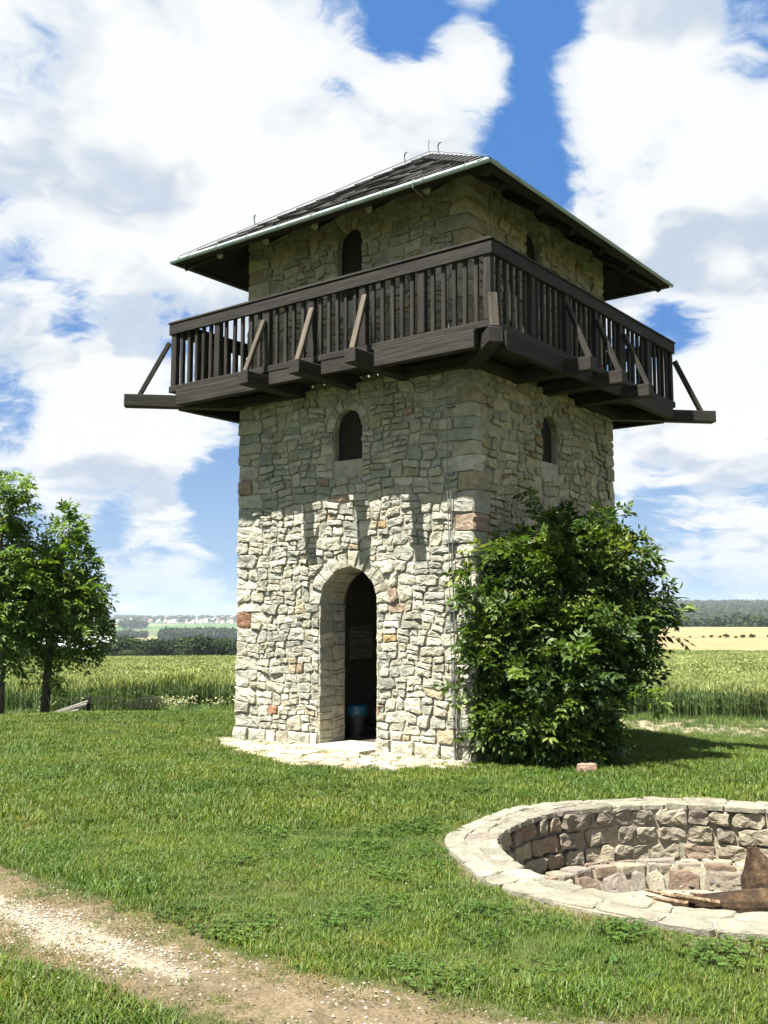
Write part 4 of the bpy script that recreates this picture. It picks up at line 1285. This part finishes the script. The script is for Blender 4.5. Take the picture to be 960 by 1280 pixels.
# ------------------------------------------------------------------ scatter with geometry nodes (grass, wheat, flowers, far woods)
PROTO = {}
def proto_collection(key, meshes, mat):
    c_ = bpy.data.collections.new('proto_' + key)
    for me in meshes:
        if len(me.materials) == 0: me.materials.append(mat)
        c_.objects.link(bpy.data.objects.new('proto', me))
    return c_
def scatter(name, P, rz, sc, pcol, npro, tilt=None):
    me = bpy.data.meshes.new(name)
    n = len(P)
    me.vertices.add(n); me.vertices.foreach_set('co', np.asarray(P, np.float32).ravel())
    rot = np.zeros((n, 3), np.float32); rot[:, 2] = rz
    if tilt is not None: rot[:, :2] = tilt
    a = me.attributes.new('rot', 'FLOAT_VECTOR', 'POINT'); a.data.foreach_set('vector', rot.ravel())
    sc = np.asarray(sc, np.float32)
    if sc.ndim == 1: sc = np.repeat(sc[:, None], 3, 1)
    a = me.attributes.new('sca', 'FLOAT_VECTOR', 'POINT'); a.data.foreach_set('vector', sc.ravel())
    a = me.attributes.new('pick', 'INT', 'POINT'); a.data.foreach_set('value', nr.integers(0, npro, n).astype(np.int32))
    o = link(name, me)
    ng = bpy.data.node_groups.new(name, 'GeometryNodeTree')
    ng.interface.new_socket('Geometry', in_out='INPUT', socket_type='NodeSocketGeometry')
    ng.interface.new_socket('Geometry', in_out='OUTPUT', socket_type='NodeSocketGeometry')
    N_ = ng.nodes; Lk = ng.links
    gi = N_.new('NodeGroupInput'); go = N_.new('NodeGroupOutput')
    ci = N_.new('GeometryNodeCollectionInfo'); ci.inputs['Collection'].default_value = pcol; ci.inputs['Separate Children'].default_value = True; ci.inputs['Reset Children'].default_value = True
    ip = N_.new('GeometryNodeInstanceOnPoints'); ip.inputs['Pick Instance'].default_value = True
    def na(nm, dt):
        q_ = N_.new('GeometryNodeInputNamedAttribute'); q_.data_type = dt; q_.inputs['Name'].default_value = nm
        return q_.outputs['Attribute']
    Lk.new(gi.outputs[0], ip.inputs['Points']); Lk.new(ci.outputs[0], ip.inputs['Instance'])
    Lk.new(na('pick', 'INT'), ip.inputs['Instance Index'])
    Lk.new(na('rot', 'FLOAT_VECTOR'), ip.inputs['Rotation'])
    Lk.new(na('sca', 'FLOAT_VECTOR'), ip.inputs['Scale'])
    Lk.new(ip.outputs[0], go.inputs[0])
    md = o.modifiers.new('scatter', 'NODES'); md.node_group = ng
    return o
def blade_proto(seed, n, rad, h, w, cols, lean=.5):
    r_ = np.random.default_rng(seed)
    V, F, C_ = [], [], []
    for k in range(n):
        a = r_.uniform(0, 6.28); rr_ = rad * math.sqrt(r_.uniform())
        x, y = rr_ * math.cos(a), rr_ * math.sin(a)
        hh = h * r_.uniform(.45, 1.15); ww = w * r_.uniform(.7, 1.3)
        b_ = r_.uniform(0, 6.28); ln = lean * r_.uniform(.15, 1.2) * hh
        dx, dy = math.cos(b_), math.sin(b_); sx_, sy_ = -dy, dx
        i = len(V)
        for t, wf in ((0, 1), (.55, .85), (1, 0)):
            ox, oy, oz = x + dx * ln * t * t, y + dy * ln * t * t, hh * (t - .18 * t * t * lean)
            if wf: V += [(ox - sx_ * ww * wf / 2, oy - sy_ * ww * wf / 2, oz), (ox + sx_ * ww * wf / 2, oy + sy_ * ww * wf / 2, oz)]
            else: V.append((ox, oy, oz))
        F += [(i, i + 1, i + 3), (i, i + 3, i + 2), (i + 2, i + 3, i + 4)]
        c_ = np.array(cols[r_.integers(len(cols))]) * r_.uniform(.8, 1.2)
        C_ += [c_] * 5
    return npmesh('tuft', np.array(V), np.array(F, np.int32), np.array(C_))
GC = [(.084, .160, .015), (.104, .184, .018), (.125, .202, .022), (.070, .134, .014), (.180, .200, .046), (.140, .204, .026)]
gp1 = proto_collection('grass', [blade_proto(k, 42, .085, .040, .0038, GC, 1.15) for k in range(6)], M_GRASS)
gp2 = proto_collection('grass_far', [blade_proto(20 + k, 50, .16, .060, .0070, GC, .9) for k in range(5)], M_GRASS)
gp3 = proto_collection('verge', [blade_proto(40 + k, 40, .20, .26, .009, [(.085, .155, .03), (.10, .17, .035), (.13, .19, .045)], .9) for k in range(4)], M_GRASS)
def wedge(n, r0, r1, a0, a1):
    r_ = np.sqrt(nr.uniform(r0 * r0, r1 * r1, n)); a = np.radians(nr.uniform(a0, a1, n))
    return r_ * np.sin(a), r_ * np.cos(a)
def lawn_ok(x, y, margin=.0):
    s, t = (x - CX) * UX + (y - CY) * UY, (x - CX) * VX + (y - CY) * VY
    ok_ = ~((s > -.05) & (s < TW + .05) & (t > -.05) & (t < TW + .05))
    rp = np.hypot(x - PIT[0], y - PIT[1])
    ok_ &= (rp > RO + .03 + .07 * fbm(x, y, 4, 2))
    nz = fbm(x, y, 3.1, 1)
    pd = path_d(x, y, PATH) + nz * .45
    ok_ &= (pd > .92) | (nr.uniform(0, 1, len(x)) < np.clip((pd - .05) * .6, 0, .42))
    bpd = path_d(x, y, BPATH) + nz * 1.2
    ok_ &= (bpd > .8)
    ad = apron_d(x, y)
    ok_ &= ~((ad < 1.0) & (t < .05)) | (nr.uniform(0, 1, len(x)) < .05)
    ok_ &= (y < field_edge(x) + .3)
    ok_ &= np.exp(-((x - 2.85) ** 2 + (y - 9.15) ** 2) / .02) < .4
    return ok_
x1_, y1_ = wedge(11500, 2.6, 8.2, -33, 33)
k_ = lawn_ok(x1_, y1_); x1_, y1_ = x1_[k_], y1_[k_]
sc = nr.uniform(.6, 1.2, len(x1_)) * (1 + .5 * np.clip(fbm(x1_, y1_, 1.7, 3), -.5, 1))
edge_d = path_d(x1_, y1_, PATH); sc *= np.where(edge_d < 1.05, .55, 1) * (1 + .35 * np.exp(-((edge_d - 1.45) / .3) ** 2))
tag(scatter('lawn_grass', np.stack([x1_, y1_, terrain(x1_, y1_)], 1), nr.uniform(0, 6.28, len(x1_)), sc, gp1, 6), 'short mown lawn grass around the fire pit and path', 'grass', kind='stuff')
x2_, y2_ = wedge(22000, 8.0, 20.5, -33, 33)
k_ = lawn_ok(x2_, y2_); x2_, y2_ = x2_[k_], y2_[k_]
tag(scatter('lawn_grass', np.stack([x2_, y2_, terrain(x2_, y2_)], 1), nr.uniform(0, 6.28, len(x2_)), nr.uniform(.6, 1.15, len(x2_)), gp2, 5), 'short lawn grass around the foot of the watchtower', 'grass', kind='stuff')
dp_ = proto_collection('dry_grass', [blade_proto(80 + k, 30, .10, .022, .0035, [(.22, .165, .085), (.30, .23, .12), (.16, .12, .065), (.13, .14, .05)], 2.2) for k in range(4)], M_GRASS)
xd, yd = wedge(5200, 2.6, 9.4, -33, 33)
pdd = path_d(xd, yd, PATH) + fbm(xd, yd, 3.1, 1) * .45
kd = ((pdd > .25) & (pdd < 1.35) & (nr.uniform(0, 1, len(xd)) < .85)) | ((np.abs(np.hypot(xd - PIT[0], yd - PIT[1]) - RO - .06) < .10))
xd, yd = xd[kd], yd[kd]
tag(scatter('dry_grass', np.stack([xd, yd, terrain(xd, yd)], 1), nr.uniform(0, 6.28, len(xd)), nr.uniform(.6, 1.3, len(xd)), dp_, 4), 'dry trodden straw coloured grass along the worn path', 'grass', kind='stuff')
# taller verge before the crop
x3_, y3_ = wedge(8200, 14.6, 27.0, -33, 33)
fe_ = y3_ - field_edge(x3_)
pr = np.clip((fe_ + np.where(x3_ > 0, 7.6, 2.2)) / 1.6, 0, 1)
k_ = (fe_ < .8) & (nr.uniform(0, 1, len(x3_)) < pr) & lawn_ok(x3_, y3_ - .8)
x3_, y3_ = x3_[k_], y3_[k_]
scv = nr.uniform(.5, 1.2, len(x3_)) * (.55 + .45 * np.clip((y3_ - field_edge(x3_) + 3) / 3, 0, 1)) * (1 - .25 * (x3_ > 0))
tag(scatter('verge_grass', np.stack([x3_, y3_, terrain(x3_, y3_)], 1), nr.uniform(0, 6.28, len(x3_)), scv, gp3, 4), 'longer bright green verge grass along the wheat', 'grass', kind='stuff')
# clover and daisy heads
def flower_proto(seed, n, rad, h, size, col, stem=False):
    r_ = np.random.default_rng(seed)
    a = r_.uniform(0, 6.28, n); rr_ = rad * np.sqrt(r_.uniform(0, 1, n))
    C_ = np.stack([rr_ * np.cos(a), rr_ * np.sin(a), h * r_.uniform(.75, 1.1, n)], 1)
    D_ = r_.normal(0, 1, (n * 3, 3)); Cc = np.repeat(C_, 3, 0) - D_ / np.linalg.norm(D_, axis=1, keepdims=True) * size * .5
    V, F = leaflets(Cc, D_, np.tile([0, -.3, 1.0], (n * 3, 1)) + r_.normal(0, .4, (n * 3, 3)), np.full(n * 3, size), np.full(n * 3, size * .8))
    return npmesh('flower', V, F, np.tile(col, (len(V), 1)))
cl_ = proto_collection('clover', [flower_proto(k, 3, .10, .045, .012, (.55, .55, .45)) for k in range(3)], M_PETAL)
x4_, y4_ = wedge(900, 4, 13, -30, 30)
k_ = lawn_ok(x4_, y4_) & (fbm(x4_, y4_, 1.1, 5) > .12) & (path_d(x4_, y4_, PATH) > 1.3) & (apron_d(x4_, y4_) > 1.1)
x4_, y4_ = x4_[k_], y4_[k_]
tag(scatter('clover_flowers', np.stack([x4_, y4_, terrain(x4_, y4_)], 1), nr.uniform(0, 6.28, len(x4_)), nr.uniform(.6, 1.1, len(x4_)), cl_, 3), 'tiny white clover flowers dotted over the lawn', 'flowers', kind='stuff')
def clover_leaf_proto(seed, n, rad):
    r_ = np.random.default_rng(seed)
    a = r_.uniform(0, 6.28, n); rr_ = rad * np.sqrt(r_.uniform(0, 1, n))
    C_ = np.repeat(np.stack([rr_ * np.cos(a), rr_ * np.sin(a), r_.uniform(.015, .04, n)], 1), 3, 0)
    t_ = np.tile([0, 2.09, 4.19], n) + np.repeat(r_.uniform(0, 6.28, n), 3)
    D_ = np.stack([np.cos(t_), np.sin(t_), np.full(len(t_), .15)], 1)
    V, F = leaflets(C_, D_, np.tile([0, 0, 1.0], (len(t_), 1)) + r_.normal(0, .2, (len(t_), 3)), np.full(len(t_), .017), np.full(len(t_), .015))
    return npmesh('clover', V, F, np.repeat(np.array((.075, .138, .027)) * r_.uniform(.7, 1.35, (len(t_), 1)), 4, 0))
cvp = proto_collection('clover_leaf', [clover_leaf_proto(k, 46, .13) for k in range(3)], M_GRASS)
x6_, y6_ = wedge(2600, 3, 11.5, -32, 32)
k_ = lawn_ok(x6_, y6_) & (nr.uniform(0, 1, len(x6_)) < np.clip(.05 + .55 * fbm(x6_, y6_, 1.5, 9) + .5 * fbm(x6_, y6_, 4.7, 2), 0, .5)) & (path_d(x6_, y6_, PATH) > 1.15)
x6_, y6_ = x6_[k_], y6_[k_]
tag(scatter('clover_leaves', np.stack([x6_, y6_, terrain(x6_, y6_)], 1), nr.uniform(0, 6.28, len(x6_)), nr.uniform(.7, 1.3, len(x6_)), cvp, 3), 'darker green clover patches growing in the lawn', 'clover', kind='stuff')
wdp = proto_collection('weed', [blade_proto(90 + k, 12, .03, .045, .011, [(.070, .135, .026), (.085, .15, .03)], 1.8) for k in range(3)], M_GRASS)
x7_, y7_ = wedge(150, 3.4, 12, -32, 32)
k_ = lawn_ok(x7_, y7_) & (path_d(x7_, y7_, PATH) > .9)
x7_, y7_ = x7_[k_], y7_[k_]
tag(scatter('lawn_weeds', np.stack([x7_, y7_, terrain(x7_, y7_)], 1), nr.uniform(0, 6.28, len(x7_)), nr.uniform(.6, 1.2, len(x7_)), wdp, 3), 'broad leaved weeds standing here and there in the lawn', 'weeds', kind='stuff')
# white umbels at the field edge
um_ = proto_collection('umbel', [flower_proto(10 + k, 16, .20, .46, .05, (.70, .70, .50)) for k in range(3)], M_PETAL)
ux_ = np.concatenate([nr.normal(-4.35, .32, 40), nr.normal(-5.55, .22, 12), nr.uniform(-6.5, -2.6, 9), nr.normal(-2.75, .2, 4)])
uy_ = np.concatenate([nr.normal(19.35, .15, 40), nr.normal(19.0, .15, 12), nr.uniform(19.0, 19.6, 9), nr.normal(18.9, .2, 4)])
tag(scatter('white_umbels', np.stack([ux_, uy_, terrain(ux_, uy_) - .08], 1), nr.uniform(0, 6.28, len(ux_)), nr.uniform(.5, .95, len(ux_)), um_, 3), 'patch of creamy white wild umbel flowers along the wheat edge', 'flowers', kind='stuff')
# gravel chips on the path
gv = []
for k in range(3):
    r_ = np.random.default_rng(60 + k)
    V, F, C_ = [], [], []
    for j in range(9):
        c0 = np.array([r_.uniform(-.09, .09), r_.uniform(-.09, .09), .002]); s_ = r_.uniform(.003, .011)
        i = len(V)
        q_ = np.array([(1, 0, 0), (0, 1, 0), (-1, 0, 0), (0, -1, 0), (0, 0, .7)]) * s_ * r_.uniform(.6, 1.3, (5, 3)) + c0
        V += list(q_); F += [(i, i + 1, i + 4), (i + 1, i + 2, i + 4), (i + 2, i + 3, i + 4), (i + 3, i, i + 4)]
        C_ += [np.array((.42, .375, .30)) * r_.uniform(.5, 1.3)] * 5
    gv.append(npmesh('gravel', np.array(V), np.array(F, np.int32), np.array(C_)))
gvp = proto_collection('gravel', gv, M_MORTAR)
x5_ = nr.uniform(-3, .8, 5200); y5_ = nr.uniform(3.8, 6.8, 5200)
cd = path_d(x5_, y5_, [((-2.3, 5.95), .10), ((-1.9, 5.6), .15), ((-1.55, 5.25), .19), ((-1.2, 4.95), .17), ((-.93, 4.74), .08)])
k_ = ((cd + .6 * fbm(x5_, y5_, 3.1, 1) < 1.2) & (nr.uniform(0, 1, len(x5_)) < .55)) | ((path_d(x5_, y5_, PATH) < .95) & (nr.uniform(0, 1, len(x5_)) < .05))
x5_, y5_ = x5_[k_], y5_[k_]
tag(scatter('path_gravel', np.stack([x5_, y5_, terrain(x5_, y5_)], 1), nr.uniform(0, 6.28, len(x5_)), nr.uniform(.6, 1.3, len(x5_)), gvp, 3), 'pale gravel chips lying on the worn dirt path', 'gravel', kind='stuff')

# wheat
def wheat_proto(seed, n, half, h, thick):
    r_ = np.random.default_rng(seed)
    V, F, C_ = [], [], []
    stem = np.array((.15, .215, .09)); ear = np.array((.38, .43, .18)); lf_ = np.array((.145, .22, .10))
    def strip(p0, p1, w, c0, c1):
        d = np.array(p1) - np.array(p0); a = r_.uniform(0, 3.14)
        sd = np.array([math.cos(a), math.sin(a), 0]) * w / 2
        i = len(V); V.extend([p0 - sd, p0 + sd, p1 + sd * .8, p1 - sd * .8]); F.append((i, i + 1, i + 2, i + 3)); C_.extend([c0, c0, c1, c1])
    for k in range(n):
        x, y = r_.uniform(-half, half, 2); hh = h * r_.uniform(.86, 1.06)
        lx, ly = r_.normal(.03, .04), r_.normal(0, .03)
        p0 = np.array([x, y, 0.]); p1 = np.array([x + lx, y + ly, hh]); kk = r_.uniform(.8, 1.2)
        strip(p0, p1, thick, stem * .9 * kk, stem * 1.2 * kk)
        p2 = p1 + np.array([r_.normal(.03, .025), r_.normal(0, .02), .095])
        for q_ in range(2): strip(p1, p2, thick * 1.6, ear * kk, ear * 1.1 * kk)
        for q_ in range(2):
            a = r_.uniform(0, 6.28); zb = hh * r_.uniform(.35, .8)
            b0 = p0 + (p1 - p0) * zb / hh; b1 = b0 + np.array([math.cos(a) * .11, math.sin(a) * .11, r_.uniform(.03, .12)])
            strip(b0, b1, thick, lf_ * kk, lf_ * 1.3 * kk)
    return npmesh('wheat', np.array(V), np.array(F, np.int32), np.array(C_))
wp1 = proto_collection('wheat', [wheat_proto(k, 34, .20, .66, .011) for k in range(4)], M_WHEAT)
wp2 = proto_collection('wheat_far', [wheat_proto(10 + k, 50, .55, .64, .030) for k in range(3)], M_WHEAT)
for (a0, a1, n_near, n_far, lab) in ((8, 30, 6200, 7200, 'green ripening wheat field beyond the tower and elder bush'), (-30, -3, 6000, 8600, 'green ripening wheat field behind the young ash trees')):
    off_ = 6 if a0 > 0 else 1.5
    xa, ya = wedge(n_near, 16.5 + off_, 28 + off_, a0, a1); xb, yb = wedge(n_far, 27 + off_, 79, a0, a1)
    ka = ya > field_edge(xa) + .12 * fbm(xa, ya, 2, 3) + np.where(xa < 0, .3, 0)
    xa, ya = xa[ka], ya[ka]
    ha = nr.uniform(.88, 1.08, len(xa)) * (1 + .08 * fbm(xa, ya, .5, 2))
    tag(scatter('wheat_crop', np.stack([xa, ya, terrain(xa, ya)], 1), nr.uniform(0, 6.28, len(xa)), ha, wp1, 4), lab + ', its near edge', 'wheat', kind='stuff')
    hb_ = nr.uniform(.9, 1.06, len(xb)) * (1 + .07 * fbm(xb, yb, .3, 2))
    tag(scatter('wheat_crop', np.stack([xb, yb, terrain(xb, yb)], 1), nr.uniform(0, 6.28, len(xb)), hb_, wp2, 3), lab + ', its far part', 'wheat', kind='stuff')

# ------------------------------------------------------------------ far land
def far_tree_proto(seed, n, leaf, col):
    r_ = np.random.default_rng(seed)
    lob = [(r_.uniform(-.22, .22), r_.uniform(-.22, .22), r_.uniform(.38, .8), r_.uniform(.16, .27), r_.uniform(.16, .27), r_.uniform(.14, .22)) for _ in range(9)] + [(0, 0, .5, .3, .3, .36)]
    P_, O_ = [], []
    for cx, cy, cz, rx, ry, rz in lob:
        d = r_.normal(0, 1, (n // 10, 3)); d /= np.linalg.norm(d, axis=1, keepdims=True)
        P_.append(np.array([cx, cy, cz]) + d * np.array([rx, ry, rz]) * r_.uniform(.75, 1.0, (len(d), 1))); O_.append(d)
    P_ = np.vstack(P_); O_ = np.vstack(O_)
    V, F = leaflets(P_, r_.normal(0, 1, P_.shape) + np.array([0, 0, -.2]), O_ + r_.normal(0, .3, P_.shape), np.full(len(P_), leaf), np.full(len(P_), leaf * .85))
    cc = np.repeat(np.array(col) * r_.uniform(.7, 1.3, (len(P_), 1)), 4, 0)
    mb__ = MB(); mb__.tube([(0, 0, -.05), (0, 0, .5)], [.03, .02], 5)
    return npmesh('far_tree', V, F, cc)
ft1 = proto_collection('belt', [far_tree_proto(k, 900, .085, c_) for k, c_ in enumerate([(.038, .066, .022), (.046, .078, .024), (.032, .056, .022), (.055, .085, .028)])], M_FAR)
ft2 = proto_collection('wood', [far_tree_proto(30 + k, 160, .20, c_) for k, c_ in enumerate([(.034, .060, .024), (.042, .070, .026), (.030, .052, .022)])], M_FAR)
def polar(r_, a): a = np.radians(a); return r_ * np.sin(a), r_ * np.cos(a)
def belt(name, lab, n, r0, r1, a0, a1, h0, h1, pc_, npx, wide=1.0):
    rr_ = nr.uniform(r0, r1, n); aa = nr.uniform(a0, a1, n)
    x, y = polar(rr_, aa); h = nr.uniform(h0, h1, n) * (1 + .25 * fbm(x / (.2 * h1), y / (.2 * h1), 1, 2))
    scv_ = np.stack([h * wide, h * wide, h], 1)
    tag(scatter(name, np.stack([x, y, terrain(x, y) - .03 * h], 1), nr.uniform(0, 6.28, n), scv_, pc_, npx), lab, 'wood', kind='stuff')
belt('tree_belt', 'dark green belt of trees just beyond the wheat crest', 170, 225, 300, -15.8, -5, 2.8, 7.4, ft1, 4, 1.2)
belt('tree_belt', 'scrubby low hedge of trees in the dip near the farm roofs', 40, 200, 240, -25, -15.2, 3.0, 4.5, ft1, 4, 1.3)
belt('small_wood', 'long dark wood standing in the far fields', 420, 1330, 1450, -12.4, -7.2, 12, 17, ft2, 3, 1.2)
belt('small_wood', 'small clump of trees among the far green fields', 30, 1480, 1540, -15.2, -13.3, 8, 13, ft2, 3, 1.3)
belt('small_wood', 'little round copse beneath the distant town', 26, 2350, 2450, -14.6, -13.4, 14, 22, ft2, 3, 1.3)
belt('far_wood', 'thin woods among the houses of the distant town', 420, 3100, 4250, -24, -6, 9, 15, ft2, 3, 1.8)
belt('forest_hill', 'dark wooded hillside on the horizon beyond the fields', 5200, 900, 2900, 9.5, 26, 13, 18, ft2, 3, 1.45)
belt('forest_front', 'tree row at the foot of the wooded hillside', 380, 640, 900, 9.5, 26, 10, 15, ft2, 3, 1.3)
# low hedge bushes in the tan field
hb = [(17.6, 182, .55), (18.0, 183, .8), (18.45, 182, .7), (18.75, 182, 1.35), (19.25, 180, .75), (19.6, 181, 1.0), (20.1, 183, 1.1), (20.9, 182, 1.0), (16.9, 184, .5), (16.0, 186, .45)]
for k, (a, r_, h) in enumerate(hb):
    x, y = polar(r_, a)
    hs_ = empty('hedge_bush', (x, y, tz(x, y) - .1), rng.uniform(0, 6), 'small dark bush on the strip across the tan field', 'bush', 'bushes in the tan field')
    o = link('crown', far_tree_proto(100 + k, 500, .12, (.045, .07, .025)), M_FAR, hs_)
    h *= .7; o.scale = (h * 1.9, h * 1.5, h)
    mb_ = MB(); mb_.tube([(0, 0, 0), (0, 0, h * .5)], [.06, .03], 5); mb_.build('stem', M_BARK, hs_)

# farm roofs in the dip, houses of the far town
def house(loc, rz, w, d, h, rh, wm, rm, name, lab, cat, grp):
    V = [(-w / 2, -d / 2, -2), (w / 2, -d / 2, -2), (w / 2, d / 2, -2), (-w / 2, d / 2, -2), (-w / 2, -d / 2, h), (w / 2, -d / 2, h), (w / 2, d / 2, h), (-w / 2, d / 2, h), (-w / 2, 0, h + rh * .96), (w / 2, 0, h + rh * .96)]
    F = [(0, 1, 5, 4), (2, 3, 7, 6), (1, 2, 6, 9, 5), (3, 0, 4, 8, 7)]
    e = .35 if w < 30 else .8
    R_ = [(-w / 2 - e, -d / 2 - e, h - .1), (w / 2 + e, -d / 2 - e, h - .1), (w / 2 + e, 0, h + rh), (-w / 2 - e, 0, h + rh), (w / 2 + e, d / 2 + e, h - .1), (-w / 2 - e, d / 2 + e, h - .1)]
    R2 = [(x, y, z + .25) for x, y, z in R_]
    n0 = len(V)
    return V, F, R_, R2
def place_house(loc, rz, w, d, h, rh, wm, rm, name, lab, cat, grp, parts):
    V, F, R_, R2 = house(loc, rz, w, d, h, rh, wm, rm, name, lab, cat, grp)
    rf = R_ + R2
    rF = [(6, 7, 8, 9), (9, 8, 10, 11), (3, 2, 1, 0), (5, 4, 2, 3), (0, 1, 7, 6), (1, 2, 8, 7), (2, 4, 10, 8), (4, 5, 11, 10), (5, 3, 9, 11), (3, 0, 6, 9)]
    if parts:
        t = empty(name, loc, rz, lab, cat, grp)
        link('wall', mesh('wall', V, F), wm, t)
        ro = link('roof', mesh('roof', rf, rF), rm, t)
        for k in range(max(1, int(w / 4))):
            x = -w / 2 + (k + .5) * w / max(1, int(w / 4))
            mb__ = MB(); mb__.box(x - .5, x + .5, -d / 2 - .04, -d / 2 + .1, .9, min(2.1, h - .2)); mb__.build('window', M_BLACKBIN, t)
        return t
    n0 = len(V)
    me = mesh(name, V + rf, F + [tuple(i + n0 for i in f) for f in rF], None, False, [0] * len(F) + [1] * len(rF))
    me.materials.append(wm); me.materials.append(rm)
    o = link(name, me); o.location = loc; o.rotation_euler = (0, 0, rz)
    return tag(o, lab, cat, grp)
for k, (a, r_, w, d, h, rh, wm, rm, lab) in enumerate((
        (-16.5, 285, 17, 9, 3.0, 4.2, M_HOUSEG, M_ROOFG, 'long grey roofed barn in the dip beyond the wheat'),
        (-18.6, 300, 9, 8, 3.6, 3.5, M_HOUSEW, M_ROOFG, 'white walled farmhouse half hidden behind the ash tree'),
        (-15.4, 310, 8, 7, 3.4, 3.0, M_HOUSEW, M_ROOFG, 'small pale farm shed behind the long barn'))):
    x, y = polar(r_, a)
    z_ = tz(x, y)
    place_house((x, y, z_), R(-20 + 25 * k), w, d, h, rh, wm, rm, 'farm_building', lab, 'building', None, True)
rg = random.Random(91)
tmpl = {}
for k in range(95):
    a = rg.choice([rg.uniform(-21.5, -8.0), rg.uniform(-16, -8.3)])
    r_ = rg.choice([rg.uniform(3080, 3400), rg.uniform(3300, 3950), rg.uniform(3100, 3250)])
    x, y = polar(r_, a)
    kind = rg.choices([0, 1, 2], [6, 3, 1.5])[0]
    w, d, h, rh, wm, rm, lab = [(8, 7, 4.5, 3.0, M_HOUSEW, M_ROOFR, 'tiny white house with red roof in the distant hillside town'),
                                (9, 7, 4.5, 3, M_HOUSEG, M_ROOFG, 'tiny grey house with dull roof in the distant hillside town'),
                                (24, 10, 7, 2, M_HOUSEW, M_ROOFG, 'long pale block of flats in the distant hillside town')][kind]
    loc = (x, y, tz(x, y) + .5); rz = rg.uniform(-.6, .6)
    if kind in tmpl:
        o = tmpl[kind].copy(); COL.objects.link(o); o.location = loc; o.rotation_euler = (0, 0, rz)
        q_ = rg.uniform(.85, 1.5); o.scale = (q_, 1, rg.uniform(.9, 1.25))
    else:
        tmpl[kind] = place_house(loc, rz, w, d, h, rh, wm, rm, 'town_house', lab, 'house', ['white town houses', 'grey town houses', 'pale town blocks'][kind], False)
# masts on the far ridge
def mast(a, r_, h, lab):
    x, y = polar(r_, a)
    t = empty('radio_mast', (x, y, tz(x, y)), 0, lab, 'mast')
    mb__ = MB(); mb__.tube([(0, 0, -1), (0, 0, h * .7), (0, 0, h)], [2.0, 1.5, 1.0], 6); mb__.build('shaft', M_ROOFG, t)
    mb__ = MB(); mb__.tube([(0, 0, h * .72), (0, 0, h * .78)], [3.0, 3.0], 8); mb__.build('antenna_drum', M_HOUSEG, t)
mast(-11.9, 3900, 46, 'tall grey radio mast standing over the distant town')
mast(-9.4, 4000, 26, 'short thin radio mast on the far ridge')

# ------------------------------------------------------------------ haze
hm = bpy.data.materials.new('thin_summer_haze')
hm.use_nodes = True
gh = G(hm.node_tree)
pv = gh.n('ShaderNodeVolumePrincipled', {'Color': (0.80, 0.90, 1.0, 1), 'Density': 0.00008, 'Anisotropy': 0.0})
ho = gh.n('ShaderNodeOutputMaterial')
gh.t.links.new(pv.outputs[0], ho.inputs['Volume'])
b = MB(); b.box(-6700, 6700, -6700, 6700, -32, 90)
tag(b.build('haze', hm), 'thin blue summer haze over the fields', 'haze', kind='stuff')
